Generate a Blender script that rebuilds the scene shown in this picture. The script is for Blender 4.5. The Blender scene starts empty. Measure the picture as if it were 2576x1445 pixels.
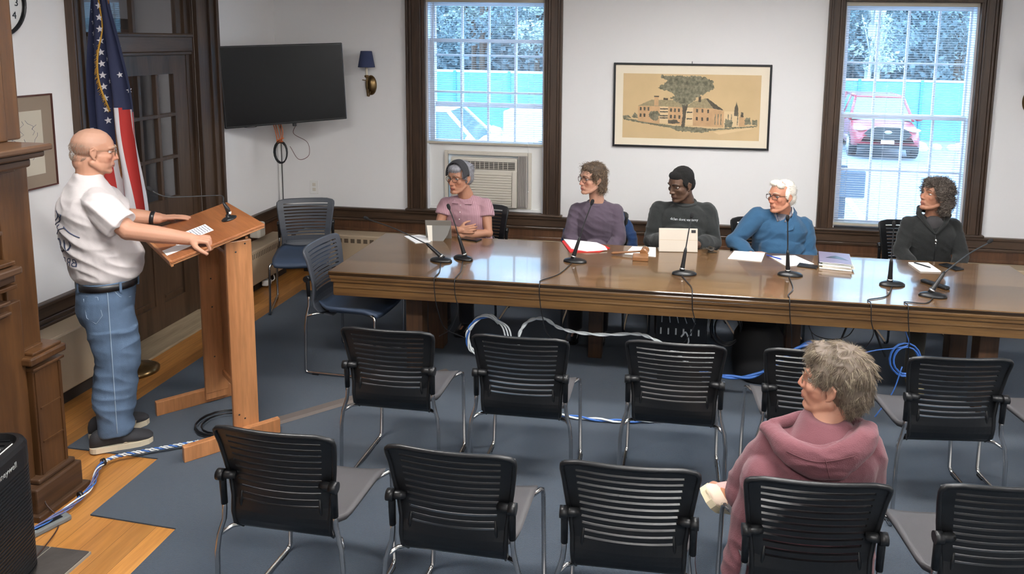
import bpy, bmesh, math, random
from mathutils import Vector as V, Matrix, noise, Quaternion
from mathutils.bvhtree import BVHTree
random.seed(11)
PI = math.pi
sc = bpy.context.scene
COL = sc.collection

# ---------------------------------------------------------------- camera
# room frame: back wall y=0, left wall x=0, floor z=0, room lies at y<0
cam_d = bpy.data.cameras.new('camera'); cam = bpy.data.objects.new('camera', cam_d); COL.objects.link(cam)
_f, _cx, _cy, _yaw, _pit, _rol = 1889.18, 1433.36, 359.43, -0.1338, 0.1359, 0.016
_fw = V((math.sin(_yaw)*math.cos(_pit), math.cos(_yaw)*math.cos(_pit), -math.sin(_pit)))
_rt = V((math.cos(_yaw), -math.sin(_yaw), 0)); _up = _rt.cross(_fw)
_R = _rt*math.cos(_rol)+_up*math.sin(_rol); _U = -_rt*math.sin(_rol)+_up*math.cos(_rol)
cam.matrix_world = Matrix(((_R.x, _U.x, -_fw.x, 3.8131), (_R.y, _U.y, -_fw.y, -6.8636), (_R.z, _U.z, -_fw.z, 2.2864), (0, 0, 0, 1)))
cam_d.sensor_width = 36; cam_d.lens = _f/2576*36
cam_d.shift_x = (1288-_cx)/2576; cam_d.shift_y = (_cy-722.5)/2576
cam_d.clip_start = 0.05; cam_d.clip_end = 200
sc.camera = cam

# ---------------------------------------------------------------- world, exposure
w = bpy.data.worlds.new('world'); sc.world = w; w.use_nodes = True
bg = w.node_tree.nodes['Background']
_tc = w.node_tree.nodes.new('ShaderNodeTexCoord'); _sep = w.node_tree.nodes.new('ShaderNodeSeparateXYZ')
_cr = w.node_tree.nodes.new('ShaderNodeValToRGB')
w.node_tree.links.new(_tc.outputs['Generated'], _sep.inputs[0]); w.node_tree.links.new(_sep.outputs['Z'], _cr.inputs[0])
_cr.color_ramp.elements[0].color = (0.46, 0.74, 1.0, 1); _cr.color_ramp.elements[1].color = (0.34, 0.62, 1.0, 1)
w.node_tree.links.new(_cr.outputs[0], bg.inputs[0]); bg.inputs[1].default_value = 4.2
vs = sc.view_settings
vs.view_transform = 'Standard'; vs.look = 'None'; vs.gamma = 1.0; vs.use_curve_mapping = False; vs.exposure = 1.35
LIGHT_W = 100.0

# ---------------------------------------------------------------- helpers: tagging and linking
def tag(o, label=None, cat=None, group=None, kind=None):
    if label: o['label'] = label
    if cat: o['category'] = cat
    if group: o['group'] = group
    if kind: o['kind'] = kind
    return o
def thing(name, label, cat, loc=(0, 0, 0), rz=0.0, group=None):
    o = bpy.data.objects.new(name, None); COL.objects.link(o); o.location = loc; o.rotation_euler = (0, 0, rz)
    o.empty_display_size = 0.05
    return tag(o, label, cat, group)
def link(name, me, mats=None, parent=None):
    o = bpy.data.objects.new(name, me); COL.objects.link(o)
    if mats is not None:
        for m in (mats if isinstance(mats, (list, tuple)) else [mats]): me.materials.append(m)
    if parent is not None: o.parent = parent
    return o
def copy_tree(o, parent=None):
    c = o.copy(); COL.objects.link(c); c.parent = parent
    for ch in list(o.children): copy_tree(ch, c)
    return c

class MB:
    """collects shapes, then builds them as ONE mesh"""
    def __init__(s): s.v = []; s.f = []; s.m = []; s.sm = []
    def add(s, vs_, fs, mi=0, smooth=False):
        n = len(s.v); s.v += [tuple(p) for p in vs_]
        for f in fs: s.f.append([i+n for i in f]); s.m.append(mi); s.sm.append(smooth)
        return s
    def box(s, x0, x1, y0, y1, z0, z1, mi=0, M=None, bev=0.0):
        if x0 > x1: x0, x1 = x1, x0
        if y0 > y1: y0, y1 = y1, y0
        if z0 > z1: z0, z1 = z1, z0
        b = min(bev, (x1-x0)*.45, (y1-y0)*.45, (z1-z0)*.45)
        if b <= 0:
            P = [(x, y, z) for z in (z0, z1) for y in (y0, y1) for x in (x0, x1)]
            F = [(0, 2, 3, 1), (4, 5, 7, 6), (0, 1, 5, 4), (2, 6, 7, 3), (0, 4, 6, 2), (1, 3, 7, 5)]
        else:
            bm = bmesh.new(); bmesh.ops.create_cube(bm, size=1)
            for q in bm.verts: q.co = V(((x0+x1)/2+q.co.x*(x1-x0), (y0+y1)/2+q.co.y*(y1-y0), (z0+z1)/2+q.co.z*(z1-z0)))
            bmesh.ops.bevel(bm, geom=bm.edges[:], offset=b, segments=2, affect='EDGES', profile=0.5)
            bm.verts.index_update(); P = [q.co.copy() for q in bm.verts]; F = [[q.index for q in f.verts] for f in bm.faces]; bm.free()
        if M is not None: P = [M @ V(p) for p in P]
        return s.add(P, F, mi)
    def tube(s, pts, r, seg=8, mi=0, caps=True, closed=False, smooth=True):
        pts = [V(p) for p in pts]; n = len(pts)
        rr = r if isinstance(r, (list, tuple)) else [r]*n
        P = []; F = []; prev = None
        for i, p in enumerate(pts):
            if closed: t = (pts[(i+1) % n]-pts[i-1]).normalized()
            elif i == 0: t = (pts[1]-p).normalized()
            elif i == n-1: t = (p-pts[i-1]).normalized()
            else: t = ((pts[i+1]-p).normalized()+(p-pts[i-1]).normalized()).normalized()
            if prev is None:
                a = V((0, 0, 1)) if abs(t.z) < .9 else V((1, 0, 0)); u = t.cross(a).normalized()
            else:
                u = (prev-t*prev.dot(t)); u = u.normalized() if u.length > 1e-6 else t.orthogonal().normalized()
            prev = u; w_ = t.cross(u)
            for k in range(seg):
                a = 2*PI*k/seg; P.append(p+(u*math.cos(a)+w_*math.sin(a))*rr[i])
        m = n if closed else n-1
        for i in range(m):
            j = (i+1) % n
            for k in range(seg):
                k2 = (k+1) % seg; F.append((i*seg+k, i*seg+k2, j*seg+k2, j*seg+k))
        s.add(P, F, mi, smooth)
        if caps and not closed:
            b = len(s.v)-len(P); s.f.append([b+k for k in range(seg)][::-1]); s.m.append(mi); s.sm.append(False)
            s.f.append([b+(n-1)*seg+k for k in range(seg)]); s.m.append(mi); s.sm.append(False)
        return s
    def lathe(s, prof, c=(0, 0, 0), seg=24, mi=0, axis=V((0, 0, 1)), smooth=True, sx=1, sy=1):
        axis = V(axis).normalized(); q = V((0, 0, 1)).rotation_difference(axis); P = []; F = []
        for (r, z) in prof:
            for k in range(seg):
                a = 2*PI*k/seg; P.append(V(c)+q @ V((r*math.cos(a)*sx, r*math.sin(a)*sy, z)))
        for i in range(len(prof)-1):
            for k in range(seg):
                k2 = (k+1) % seg; F.append((i*seg+k, i*seg+k2, (i+1)*seg+k2, (i+1)*seg+k))
        s.add(P, F, mi, smooth); b = len(s.v)-len(P)
        s.f.append([b+k for k in range(seg)][::-1]); s.m.append(mi); s.sm.append(False)
        s.f.append([b+(len(prof)-1)*seg+k for k in range(seg)]); s.m.append(mi); s.sm.append(False)
        return s
    def prism(s, poly, d, mi=0, M=None):
        """poly in xy, extruded from z=0 to d"""
        n = len(poly); P = [(p[0], p[1], 0) for p in poly]+[(p[0], p[1], d) for p in poly]
        F = [list(range(n))[::-1], [n+i for i in range(n)]]+[(i, (i+1) % n, n+(i+1) % n, n+i) for i in range(n)]
        if M is not None: P = [M @ V(p) for p in P]
        return s.add(P, F, mi)
    def ball(s, c, r, mi=0, rx=1, ry=1, rz=1, seg=12, rot=None):
        P = []; F = []; nr = seg//2
        for i in range(nr+1):
            th = PI*i/nr
            for k in range(seg):
                a = 2*PI*k/seg; q = V((math.sin(th)*math.cos(a)*rx, math.sin(th)*math.sin(a)*ry, math.cos(th)*rz))*r
                if rot is not None: q = rot @ q
                P.append(V(c)+q)
        for i in range(nr):
            for k in range(seg):
                k2 = (k+1) % seg; F.append((i*seg+k, (i+1)*seg+k, (i+1)*seg+k2, i*seg+k2))
        return s.add(P, F, mi, True)
    def mesh(s, name):
        me = bpy.data.meshes.new(name); me.from_pydata(s.v, [], s.f)
        me.polygons.foreach_set('material_index', s.m); me.polygons.foreach_set('use_smooth', s.sm)
        me.validate(); me.update(); return me
    def build(s, name, mats, parent=None): return link(name, s.mesh(name), mats, parent)

def frame_mb(mb, x0, x1, z0, z1, wd, y0, y1, mi=0, bev=0):
    """rectangular frame in the xz plane"""
    mb.box(x0, x0+wd, y0, y1, z0, z1, mi, bev=bev); mb.box(x1-wd, x1, y0, y1, z0, z1, mi, bev=bev)
    mb.box(x0+wd, x1-wd, y0, y1, z0, z0+wd, mi, bev=bev); mb.box(x0+wd, x1-wd, y0, y1, z1-wd, z1, mi, bev=bev)
    return mb
def smooth_path(pts, n=8):
    """Catmull-Rom through pts"""
    P = [V(p) for p in pts]; Q = [P[0]*2-P[1]]+P+[P[-1]*2-P[-2]]; out = []
    for i in range(1, len(Q)-2):
        for k in range(n):
            t = k/n; a, b, c, d = Q[i-1], Q[i], Q[i+1], Q[i+2]
            out.append(0.5*((2*b)+(c-a)*t+(2*a-5*b+4*c-d)*t*t+(3*b-a-3*c+d)*t**3))
    out.append(P[-1]); return out
def text_mesh(txt, size, depth=0.0):
    cu = bpy.data.curves.new('t', 'FONT'); cu.body = txt; cu.size = size; cu.extrude = depth; cu.align_x = 'CENTER'; cu.align_y = 'CENTER'
    o = bpy.data.objects.new('t', cu); COL.objects.link(o)
    me = bpy.data.meshes.new_from_object(o.evaluated_get(bpy.context.evaluated_depsgraph_get()))
    bpy.data.objects.remove(o); bpy.data.curves.remove(cu); return me
def text_part(name, txt, size, m, M, parent=None, depth=0.0008):
    me = text_mesh(txt, size, depth); me.transform(M); return link(name, me, m, parent)

# ---------------------------------------------------------------- materials
def nt(name):
    m = bpy.data.materials.new(name); m.use_nodes = True; return m, m.node_tree, m.node_tree.nodes['Principled BSDF']
def c4(c): return (c[0], c[1], c[2], 1)
def srgb(r, g, b):
    f = lambda x: (x/255/12.92) if x/255 <= .04045 else ((x/255+.055)/1.055)**2.4
    return (f(r), f(g), f(b))
def mat(name, col, rough=.5, metal=0., bump=0., bscale=60, var=0., vscale=6, coat=0., sheen=0., sss=0., spec=None, stretch=(1, 1, 1), trans=0):
    m, t, b = nt(name); N = t.nodes; L = t.links
    b.inputs['Base Color'].default_value = c4(col); b.inputs['Roughness'].default_value = rough; b.inputs['Metallic'].default_value = metal
    if coat: b.inputs['Coat Weight'].default_value = coat; b.inputs['Coat Roughness'].default_value = .12
    if sheen: b.inputs['Sheen Weight'].default_value = sheen
    if spec is not None: b.inputs['Specular IOR Level'].default_value = spec
    if sss: b.inputs['Subsurface Weight'].default_value = sss; b.inputs['Subsurface Radius'].default_value = (.012, .005, .003); b.inputs['Subsurface Scale'].default_value = .6
    if trans: b.inputs['Transmission Weight'].default_value = trans
    if bump or var:
        tc = N.new('ShaderNodeTexCoord'); mp = N.new('ShaderNodeMapping'); mp.inputs['Scale'].default_value = stretch; L.new(tc.outputs['Object'], mp.inputs[0])
    if var:
        n = N.new('ShaderNodeTexNoise'); n.inputs['Scale'].default_value = vscale; n.inputs['Detail'].default_value = 5; L.new(mp.outputs[0], n.inputs[0])
        r = N.new('ShaderNodeValToRGB'); r.color_ramp.elements[0].position = .3; r.color_ramp.elements[1].position = .7
        r.color_ramp.elements[0].color = c4([max(0, x*(1-var)) for x in col]); r.color_ramp.elements[1].color = c4([min(1, x*(1+var)) for x in col])
        L.new(n.outputs[0], r.inputs[0]); L.new(r.outputs[0], b.inputs['Base Color'])
    if bump:
        n = N.new('ShaderNodeTexNoise'); n.inputs['Scale'].default_value = bscale; n.inputs['Detail'].default_value = 4; L.new(mp.outputs[0], n.inputs[0])
        bp = N.new('ShaderNodeBump'); bp.inputs['Strength'].default_value = bump; bp.inputs['Distance'].default_value = .01; L.new(n.outputs[0], bp.inputs['Height']); L.new(bp.outputs[0], b.inputs['Normal'])
    return m
def wood(name, c1, c2, axis='z', scale=9, rough=.4, coat=0., plank=None, sat=1.0, bump=.15):
    """grain stretched along axis; plank=(across axis index, width) adds boards"""
    m, t, b = nt(name); N = t.nodes; L = t.links
    tc = N.new('ShaderNodeTexCoord'); mp = N.new('ShaderNodeMapping'); L.new(tc.outputs['Object'], mp.inputs[0])
    s = {'x': (.08, 1, 1), 'y': (1, .08, 1), 'z': (1, 1, .08)}[axis]; mp.inputs['Scale'].default_value = s
    n = N.new('ShaderNodeTexNoise'); n.inputs['Scale'].default_value = scale; n.inputs['Detail'].default_value = 8; n.inputs['Roughness'].default_value = .65; n.inputs['Distortion'].default_value = .6
    L.new(mp.outputs[0], n.inputs[0])
    r = N.new('ShaderNodeValToRGB'); r.color_ramp.elements[0].position = .32; r.color_ramp.elements[1].position = .68
    r.color_ramp.elements[0].color = c4(c1); r.color_ramp.elements[1].color = c4(c2); L.new(n.outputs[0], r.inputs[0])
    out = r.outputs[0]
    fine = N.new('ShaderNodeTexNoise'); fine.inputs['Scale'].default_value = scale*9; fine.inputs['Detail'].default_value = 3; L.new(mp.outputs[0], fine.inputs[0])
    mx = N.new('ShaderNodeMixRGB'); mx.blend_type = 'OVERLAY'; mx.inputs[0].default_value = .35; L.new(out, mx.inputs[1]); L.new(fine.outputs[0], mx.inputs[2]); out = mx.outputs[0]
    if plank:
        ax, wd, seam = plank
        sp = N.new('ShaderNodeSeparateXYZ'); L.new(tc.outputs['Object'], sp.inputs[0])
        dv = N.new('ShaderNodeMath'); dv.operation = 'DIVIDE'; dv.inputs[1].default_value = wd; L.new(sp.outputs[ax], dv.inputs[0])
        fl = N.new('ShaderNodeMath'); fl.operation = 'FLOOR'; L.new(dv.outputs[0], fl.inputs[0])
        wn = N.new('ShaderNodeTexWhiteNoise'); wn.noise_dimensions = '1D'; L.new(fl.outputs[0], wn.inputs['W'])
        hs = N.new('ShaderNodeHueSaturation'); L.new(out, hs.inputs['Color'])
        ma = N.new('ShaderNodeMapRange'); ma.inputs['To Min'].default_value = .78; ma.inputs['To Max'].default_value = 1.2; L.new(wn.outputs['Value'], ma.inputs[0]); L.new(ma.outputs[0], hs.inputs['Value']); out = hs.outputs[0]
        fr = N.new('ShaderNodeMath'); fr.operation = 'FRACT'; L.new(dv.outputs[0], fr.inputs[0])
        lt = N.new('ShaderNodeMath'); lt.operation = 'LESS_THAN'; lt.inputs[1].default_value = seam; L.new(fr.outputs[0], lt.inputs[0])
        m2 = N.new('ShaderNodeMixRGB'); L.new(lt.outputs[0], m2.inputs[0]); L.new(out, m2.inputs[1]); m2.inputs[2].default_value = c4([x*.35 for x in c1]); out = m2.outputs[0]
    L.new(out, b.inputs['Base Color']); b.inputs['Roughness'].default_value = rough
    if coat: b.inputs['Coat Weight'].default_value = coat; b.inputs['Coat Roughness'].default_value = .06
    if bump:
        bp = N.new('ShaderNodeBump'); bp.inputs['Strength'].default_value = bump; bp.inputs['Distance'].default_value = .004; L.new(fine.outputs[0], bp.inputs['Height']); L.new(bp.outputs[0], b.inputs['Normal'])
    return m
def emis(name, col, s):
    m, t, b = nt(name); b.inputs['Base Color'].default_value = c4(col); b.inputs['Emission Color'].default_value = c4(col); b.inputs['Emission Strength'].default_value = s; return m
def attr_mat(name, rough=.5, sss=.0, bump=.0, bscale=200, sheen=0.):
    m, t, b = nt(name); N = t.nodes; L = t.links
    a = N.new('ShaderNodeVertexColor'); a.layer_name = 'tint'; L.new(a.outputs[0], b.inputs['Base Color']); b.inputs['Roughness'].default_value = rough
    if sss: b.inputs['Subsurface Weight'].default_value = sss; b.inputs['Subsurface Radius'].default_value = (.012, .005, .003); b.inputs['Subsurface Scale'].default_value = .5
    if sheen: b.inputs['Sheen Weight'].default_value = sheen
    if bump:
        tc = N.new('ShaderNodeTexCoord'); n = N.new('ShaderNodeTexNoise'); n.inputs['Scale'].default_value = bscale; L.new(tc.outputs['Object'], n.inputs[0])
        bp = N.new('ShaderNodeBump'); bp.inputs['Strength'].default_value = bump; bp.inputs['Distance'].default_value = .005; L.new(n.outputs[0], bp.inputs['Height']); L.new(bp.outputs[0], b.inputs['Normal'])
    return m
M_wall = mat('wall_paint', srgb(236, 235, 235), .85, bump=.05, bscale=300)
M_wall2 = mat('ceiling_paint', srgb(235, 233, 230), .9, bump=.05, bscale=200)
DW1, DW2 = srgb(46, 33, 24), srgb(84, 64, 48)
M_dark_z = wood('dark_wood_upright', DW1, DW2, 'z', 10, .42, coat=.15)
M_dark_x = wood('dark_wood_level', DW1, DW2, 'x', 10, .42, coat=.15)
M_dark_y = wood('dark_wood_side', DW1, DW2, 'y', 10, .42, coat=.15)
M_pan = wood('wainscot_wood', srgb(66, 42, 28), srgb(106, 72, 48), 'z', 8, .45, coat=.1)
M_man_z = wood('mantel_wood', srgb(58, 36, 18), srgb(94, 62, 33), 'z', 8, .4, coat=.2)
M_man_y = wood('mantel_wood_level', srgb(54, 36, 22), srgb(88, 62, 42), 'y', 8, .45, coat=.2)
M_floor = wood('floor_boards', srgb(150, 98, 46), srgb(186, 130, 68), 'y', 7, .38, coat=.12, plank=(0, .115, .018))
M_table = wood('table_top_wood', srgb(76, 54, 32), srgb(114, 86, 56), 'x', 7, .24, coat=.55, plank=(1, .25, .004), bump=.0)
M_table_e = wood('table_edge_wood', srgb(80, 55, 30), srgb(124, 92, 54), 'x', 9, .35, coat=.3)
M_table_l = wood('table_leg_wood', srgb(52, 36, 24), srgb(92, 64, 42), 'z', 8, .4)
M_lec = wood('lectern_wood', srgb(150, 98, 60), srgb(186, 130, 86), 'z', 8, .4, coat=.1)
M_lec_t = wood('lectern_top_wood', srgb(138, 82, 46), srgb(166, 106, 64), 'y', 7, .42, coat=.1)
M_carpet = mat('carpet_blue', srgb(33, 56, 77), .95, bump=.9, bscale=420, var=.22, vscale=160, sheen=.2)
M_black = mat('black_plastic', srgb(22, 23, 25), .36, bump=.08, bscale=500)
M_black2 = mat('satin_black', srgb(24, 25, 28), .3)
M_seat = mat('chair_seat_grey', srgb(74, 72, 74), .55, bump=.15, bscale=400)
M_seatb = mat('chair_seat_blue', srgb(58, 72, 94), .6, bump=.15, bscale=400)
M_chrome = mat('chrome', (.62, .61, .60), .16, 1.0)
M_white = mat('white_paint', srgb(232, 232, 230), .5)
M_sash = mat('sash_white', srgb(226, 228, 234), .45)
M_beige = mat('heater_beige', srgb(176, 158, 134), .5, bump=.05, bscale=80)
M_beige_d = mat('heater_slot', srgb(92, 80, 66), .6)
M_slat = mat('blind_slat', srgb(205, 203, 205), .5)
M_rail = mat('blind_rail', srgb(196, 188, 172), .5)
M_ac = mat('ac_plastic', srgb(214, 208, 196), .5)
M_acd = mat('ac_dark', srgb(70, 66, 62), .6)
M_paper = mat('paper', srgb(245, 245, 245), .8)
M_ink = mat('ink_blue_grey', srgb(90, 95, 120), .8)
M_brass = mat('antique_brass', srgb(120, 98, 66), .3, .9, var=.2, vscale=20)
M_navy = mat('navy_shade', srgb(52, 62, 96), .8, bump=.1, bscale=300)
M_red = mat('red_folder', srgb(200, 40, 40), .5)
M_gold = mat('gold_fringe', srgb(196, 148, 52), .6, bump=.5, bscale=200)
M_silver = mat('silver_ring', (.7, .7, .7), .25, 1.)
def thin_glass(name, refl):
    m, t, b = nt(name); t.nodes.remove(b); tr = t.nodes.new('ShaderNodeBsdfTransparent'); gl = t.nodes.new('ShaderNodeBsdfGlossy'); gl.inputs['Roughness'].default_value = .02
    mx = t.nodes.new('ShaderNodeMixShader'); mx.inputs[0].default_value = refl
    t.links.new(tr.outputs[0], mx.inputs[1]); t.links.new(gl.outputs[0], mx.inputs[2]); t.links.new(mx.outputs[0], t.nodes['Material Output'].inputs[0]); return m
M_glass = thin_glass('window_glass', .07)
M_lens = thin_glass('eyeglass_lens', .05)
m, t, b = nt('tv_screen'); b.inputs['Base Color'].default_value = c4(srgb(10, 10, 12)); b.inputs['Roughness'].default_value = .2; b.inputs['Specular IOR Level'].default_value = .3; M_tv = m
# ================================================================ ROOM SHELL
XR, YB, ZC = 8.3, -8.4, 3.15        # right wall, wall behind the camera, ceiling
WIN = [dict(x0=1.325, x1=2.812, a=1.49, b=2.655), dict(x0=5.140, x1=6.535, a=5.275, b=6.40)]
WZ0, WZ1 = .645, 2.655
def S(name, mb, m, parent=None):
    o = mb.build(name, m, parent)
    if parent is None: o['kind'] = 'structure'
    return o
S('floor', MB().box(-.3, XR, YB, .2, -.08, 0), M_floor)
S('ceiling', MB().box(-.3, XR+.2, YB-.2, .2, ZC, ZC+.1), M_wall2)
# back wall with two window openings
mb = MB(); xs = [-.15, WIN[0]['a']-.04, WIN[0]['b']+.04, WIN[1]['a']-.04, WIN[1]['b']+.04, XR+.15]
for i in range(5):
    if i % 2 == 0: mb.box(xs[i], xs[i+1], 0, .18, 0, ZC)
    else: mb.box(xs[i], xs[i+1], 0, .18, 0, WZ0-.03); mb.box(xs[i], xs[i+1], 0, .18, WZ1+.04, ZC)
S('wall_back', mb, M_wall)
# left wall with the doorway
DY0, DY1, DZ = -2.41, -1.25, 2.98
mb = MB(); mb.box(-.15, 0, DY1, 0, 0, ZC); mb.box(-.15, 0, YB, DY0, 0, ZC); mb.box(-.15, 0, DY0, DY1, DZ, ZC)
S('wall_left', mb, M_wall)
S('wall_right', MB().box(XR, XR+.15, YB, 0, 0, ZC), M_wall)
S('wall_rear', MB().box(-.15, XR+.15, YB-.15, YB, 0, ZC), M_wall)
# hallway behind the door so that the panes show a room
M_hall = mat('hall_paint', srgb(176, 176, 182), .9)
S('wall_hall_far', MB().box(-2.3, -2.2, -4, .2, -.08, ZC), M_hall); S('wall_hall_near', MB().box(-2.2, -.15, -4.1, -4, -.08, ZC), M_hall); S('wall_hall_end', MB().box(-2.2, -.15, .2, .3, -.08, ZC), M_hall); S('ceiling_hall', MB().box(-2.3, -.15, -4, .3, ZC, ZC+.08), M_hall); S('floor_hall', MB().box(-2.3, -.3, -4, .3, -.16, -.08), M_hall)

# chair rails and wainscot
def rail_x(x0, x1):
    mb = MB(); mb.box(x0, x1, -.045, 0, .605, .632, bev=.006); mb.box(x0, x1, -.026, 0, .535, .605); mb.box(x0, x1, -.034, 0, .505, .53, bev=.006); return mb
S('trim_1', rail_x(0, XR), M_dark_x)
S('trim_2', MB().box(0, XR, -.014, 0, .0, .505).box(0, XR, -.022, 0, .40, .43, bev=.004), M_pan)
def rail_y(y0, y1):
    mb = MB(); mb.box(0, .045, y0, y1, .605, .632, bev=.006); mb.box(0, .026, y0, y1, .535, .605); mb.box(0, .034, y0, y1, .505, .53, bev=.006); return mb
S('trim_3', rail_y(-.97, -.045), M_dark_y)
S('trim_4', rail_y(-3.7, -2.53), M_dark_y)
S('trim_5', MB().box(0, .014, -.97, -.014, 0, .505), M_pan)
S('trim_6', MB().box(0, .014, -3.7, -2.53, 0, .505).box(0, .022, -3.7, -2.53, .47, .49, bev=.004), M_dark_y)
S('baseboard_back', MB().box(.014, XR, -.03, -.014, 0, .14, bev=.004), M_dark_x)
S('baseboard_left', MB().box(.014, .03, -.97, -.03, 0, .14, bev=.004), M_dark_y)

# ---------------------------------------------------------------- windows
def casing_profile(mb, x0, x1, z0, z1, flip):
    """moulded upright casing between x0 and x1"""
    w_ = x1-x0; s = 1 if not flip else -1; a = x0 if not flip else x1
    for (u0, u1, d) in ((0, .14, .045), (.14, .30, .030), (.30, .72, .022), (.72, .86, .030), (.86, 1, .018)):
        mb.box(a+s*u0*w_, a+s*u1*w_, -d, 0, z0, z1, bev=.004)
def window(n, W, lower_z):
    a, b_ = W['a'], W['b']
    root = tag(bpy.data.objects.new('window_%d' % n, None), kind='structure'); COL.objects.link(root)
    mb = MB(); casing_profile(mb, W['x0'], a, .632, WZ1+.18, False); casing_profile(mb, b_, W['x1'], .632, WZ1+.18, True)
    mb.box(a, b_, -.03, 0, WZ1, WZ1+.18, bev=.004)
    mb.build('casing', M_dark_z, root)
    mb = MB(); mb.box(a-.035, a, 0, .12, WZ0-.02, WZ1); mb.box(b_, b_+.035, 0, .12, WZ0-.02, WZ1); mb.box(a, b_, 0, .12, WZ1, WZ1+.035)
    mb.box(a, a+.012, -.012, .03, WZ0, WZ1); mb.box(b_-.012, b_, -.012, .03, WZ0, WZ1)
    mb.build('jamb', M_dark_z, root)
    mb = MB(); mb.box(W['x0']-.02, W['x1']+.02, -.06, .0, .632, .652, bev=.006); mb.box(a, b_, 0, .14, .615, WZ0-.002)
    mb.build('window_sill', M_dark_x, root)
    # outer jamb lining, white, outside the sashes
    mb = MB(); mb.box(a, a+.03, .03, .175, WZ0, WZ1); mb.box(b_-.03, b_, .03, .175, WZ0, WZ1); mb.box(a, b_, .03, .175, WZ1-.03, WZ1); mb.box(a, b_, .10, .2, WZ0-.02, WZ0+.02)
    mb.build('sash_track', M_sash, root)
    gx0, gx1 = a+.075, b_-.045
    def sash(z0, z1, y, nm):
        mb = MB(); st = .045
        mb.box(a+.03, gx0, y, y+.03, z0, z1); mb.box(gx1, b_-.03, y, y+.03, z0, z1)
        mb.box(gx0, gx1, y, y+.03, z0, z0+st); mb.box(gx0, gx1, y, y+.03, z1-st*.8, z1)
        for k in (1, 2, 3):
            x = gx0+(gx1-gx0)*k/4; mb.box(x-.009, x+.009, y+.003, y+.027, z0+st, z1-st*.8)
        zm = (z0+z1)/2
        mb.box(gx0, gx1, y+.005, y+.025, zm-.009, zm+.009)
        s_ = mb.build(nm, M_sash, root)
        MB().box(gx0, gx1, y+.012, y+.016, z0+st, z1-st*.8).build('pane', M_glass, s_)
    sash(1.635, WZ1-.03, .125, 'upper_sash')
    sash(lower_z, lower_z+1.01, .085, 'lower_sash')
    return root
window(1, WIN[0], 1.275)
window(2, WIN[1], .665)

# ---------------------------------------------------------------- blinds
def blind(label, x0, x1, ztop, zbot, y=.045):
    root = thing('window_blind', label, 'blind', ((x0+x1)/2, y, zbot))
    mb = MB(); L0, L1 = -(x1-x0)/2, (x1-x0)/2; H = ztop-zbot
    mb.box(L0, L1, -.02, .02, H-.035, H, bev=.003); mb.build('head_rail', M_rail, root)
    MB().box(L0, L1, -.016, .016, 0, .022, bev=.003).build('bottom_rail', M_rail, root)
    mb = MB(); z = .034
    while z < H-.04:
        P = []; n = 4
        for k in range(n+1):
            u = -1+2*k/n; yy = u*.0115; zz = z-.0012*u*u*2-u*.0008
            for x in (L0+.004, L1-.004): P.append((x, yy, zz))
        mb.add(P, [(2*k, 2*k+1, 2*k+3, 2*k+2) for k in range(n)], 0, True)
        z += .0205
    o = mb.build('slats', M_slat, root)
    so = o.modifiers.new('s', 'SOLIDIFY'); so.thickness = .0006
    mb = MB()
    for x in (L0*.82, L0*.28, L1*.28, L1*.82):
        for yy in (-.0125, .0125): mb.tube([(x, yy, 0.02), (x, yy, H-.03)], .0007, 4)
    mb.build('ladder_cords', M_slat, root)
    return root
bl = blind('white venetian blind lowered to just above the air conditioner', 1.502, 2.643, WZ1, 1.285)
mb = MB(); mb.tube([(.42, -.03, 1.33), (.42, -.035, .25), (.425, -.035, -.42)], .0012, 5); mb.ball((.425, -.035, -.43), .006, seg=8); mb.build('pull_cord', M_white, bl)
mb = MB(); mb.tube([(-.49, -.03, 1.33), (-.505, -.045, .62)], .0035, 6); mb.build('tilt_wand', M_sash, bl)
blind('white venetian blind lowered to the sill behind the curly haired woman in black', 5.287, 6.388, WZ1, .668)

# ---------------------------------------------------------------- air conditioner in window 1
fp = thing('filler_panel', 'white board filling the window gap around the air conditioner', 'panel', (2.07, .07, .645))
mb = MB(); mb.box(-.58, -.40, -.008, .006, 0, .64); mb.box(.45, .585, -.008, .006, 0, .64); mb.box(-.40, .45, -.008, .006, .575, .64)
mb.box(-.58, .585, -.022, 0, 0, .03, bev=.003); mb.build('board', M_white, fp)
mb = MB(); frame_mb(mb, -.40, .45, .03, .575, .035, -.03, .006, bev=.004); mb.build('frame', M_ac, fp)
MB().box(-.40, .45, .02, .03, .0, .60).build('light_leak_backing', M_white, fp)  # sheet added behind the unit to block daylight leaking round it
ac = thing('air_conditioner', 'off-white window air conditioner behind the woman in pink', 'air conditioner', (2.115, .04, .675))
AX0, AX1 = -.37, .275
mb = MB(); mb.box(AX0, AX1, -.04, .012, .01, .49, bev=.012); mb.build('housing', M_ac, ac)
mb = MB(); mb.box(AX0+.02, AX1-.02, -.046, -.036, .385, .455); mb.build('air_outlet', M_acd, ac)
mb = MB()
for k in range(4): mb.box(AX0+.02, AX1-.02, -.051, -.045, .392+k*.017, .396+k*.017)
for k in range(12): mb.box(AX0+.06+k*.045, AX0+.064+k*.045, -.052, -.044, .387, .453)
mb.build('vent_louvres', M_ac, ac)
mb = MB()
for k in range(13):
    z = .035+k*.0245; mb.box(AX0+.02, AX1-.05, -.050, -.040, z, z+.0135, bev=.002)
mb.box(AX1-.045, AX1, -.056, -.036, .02, .37, bev=.004); mb.build('intake_grille', M_ac, ac)
mb = MB()
for k in range(9): mb.box(.285+k*.009, .289+k*.009, -.035, -.02, .03, .515)
mb.box(.28, .372, -.022, -.012, .02, .52); mb.build('side_bellows', mat('bellows_grey', srgb(178, 172, 168), .6), ac)

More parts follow.
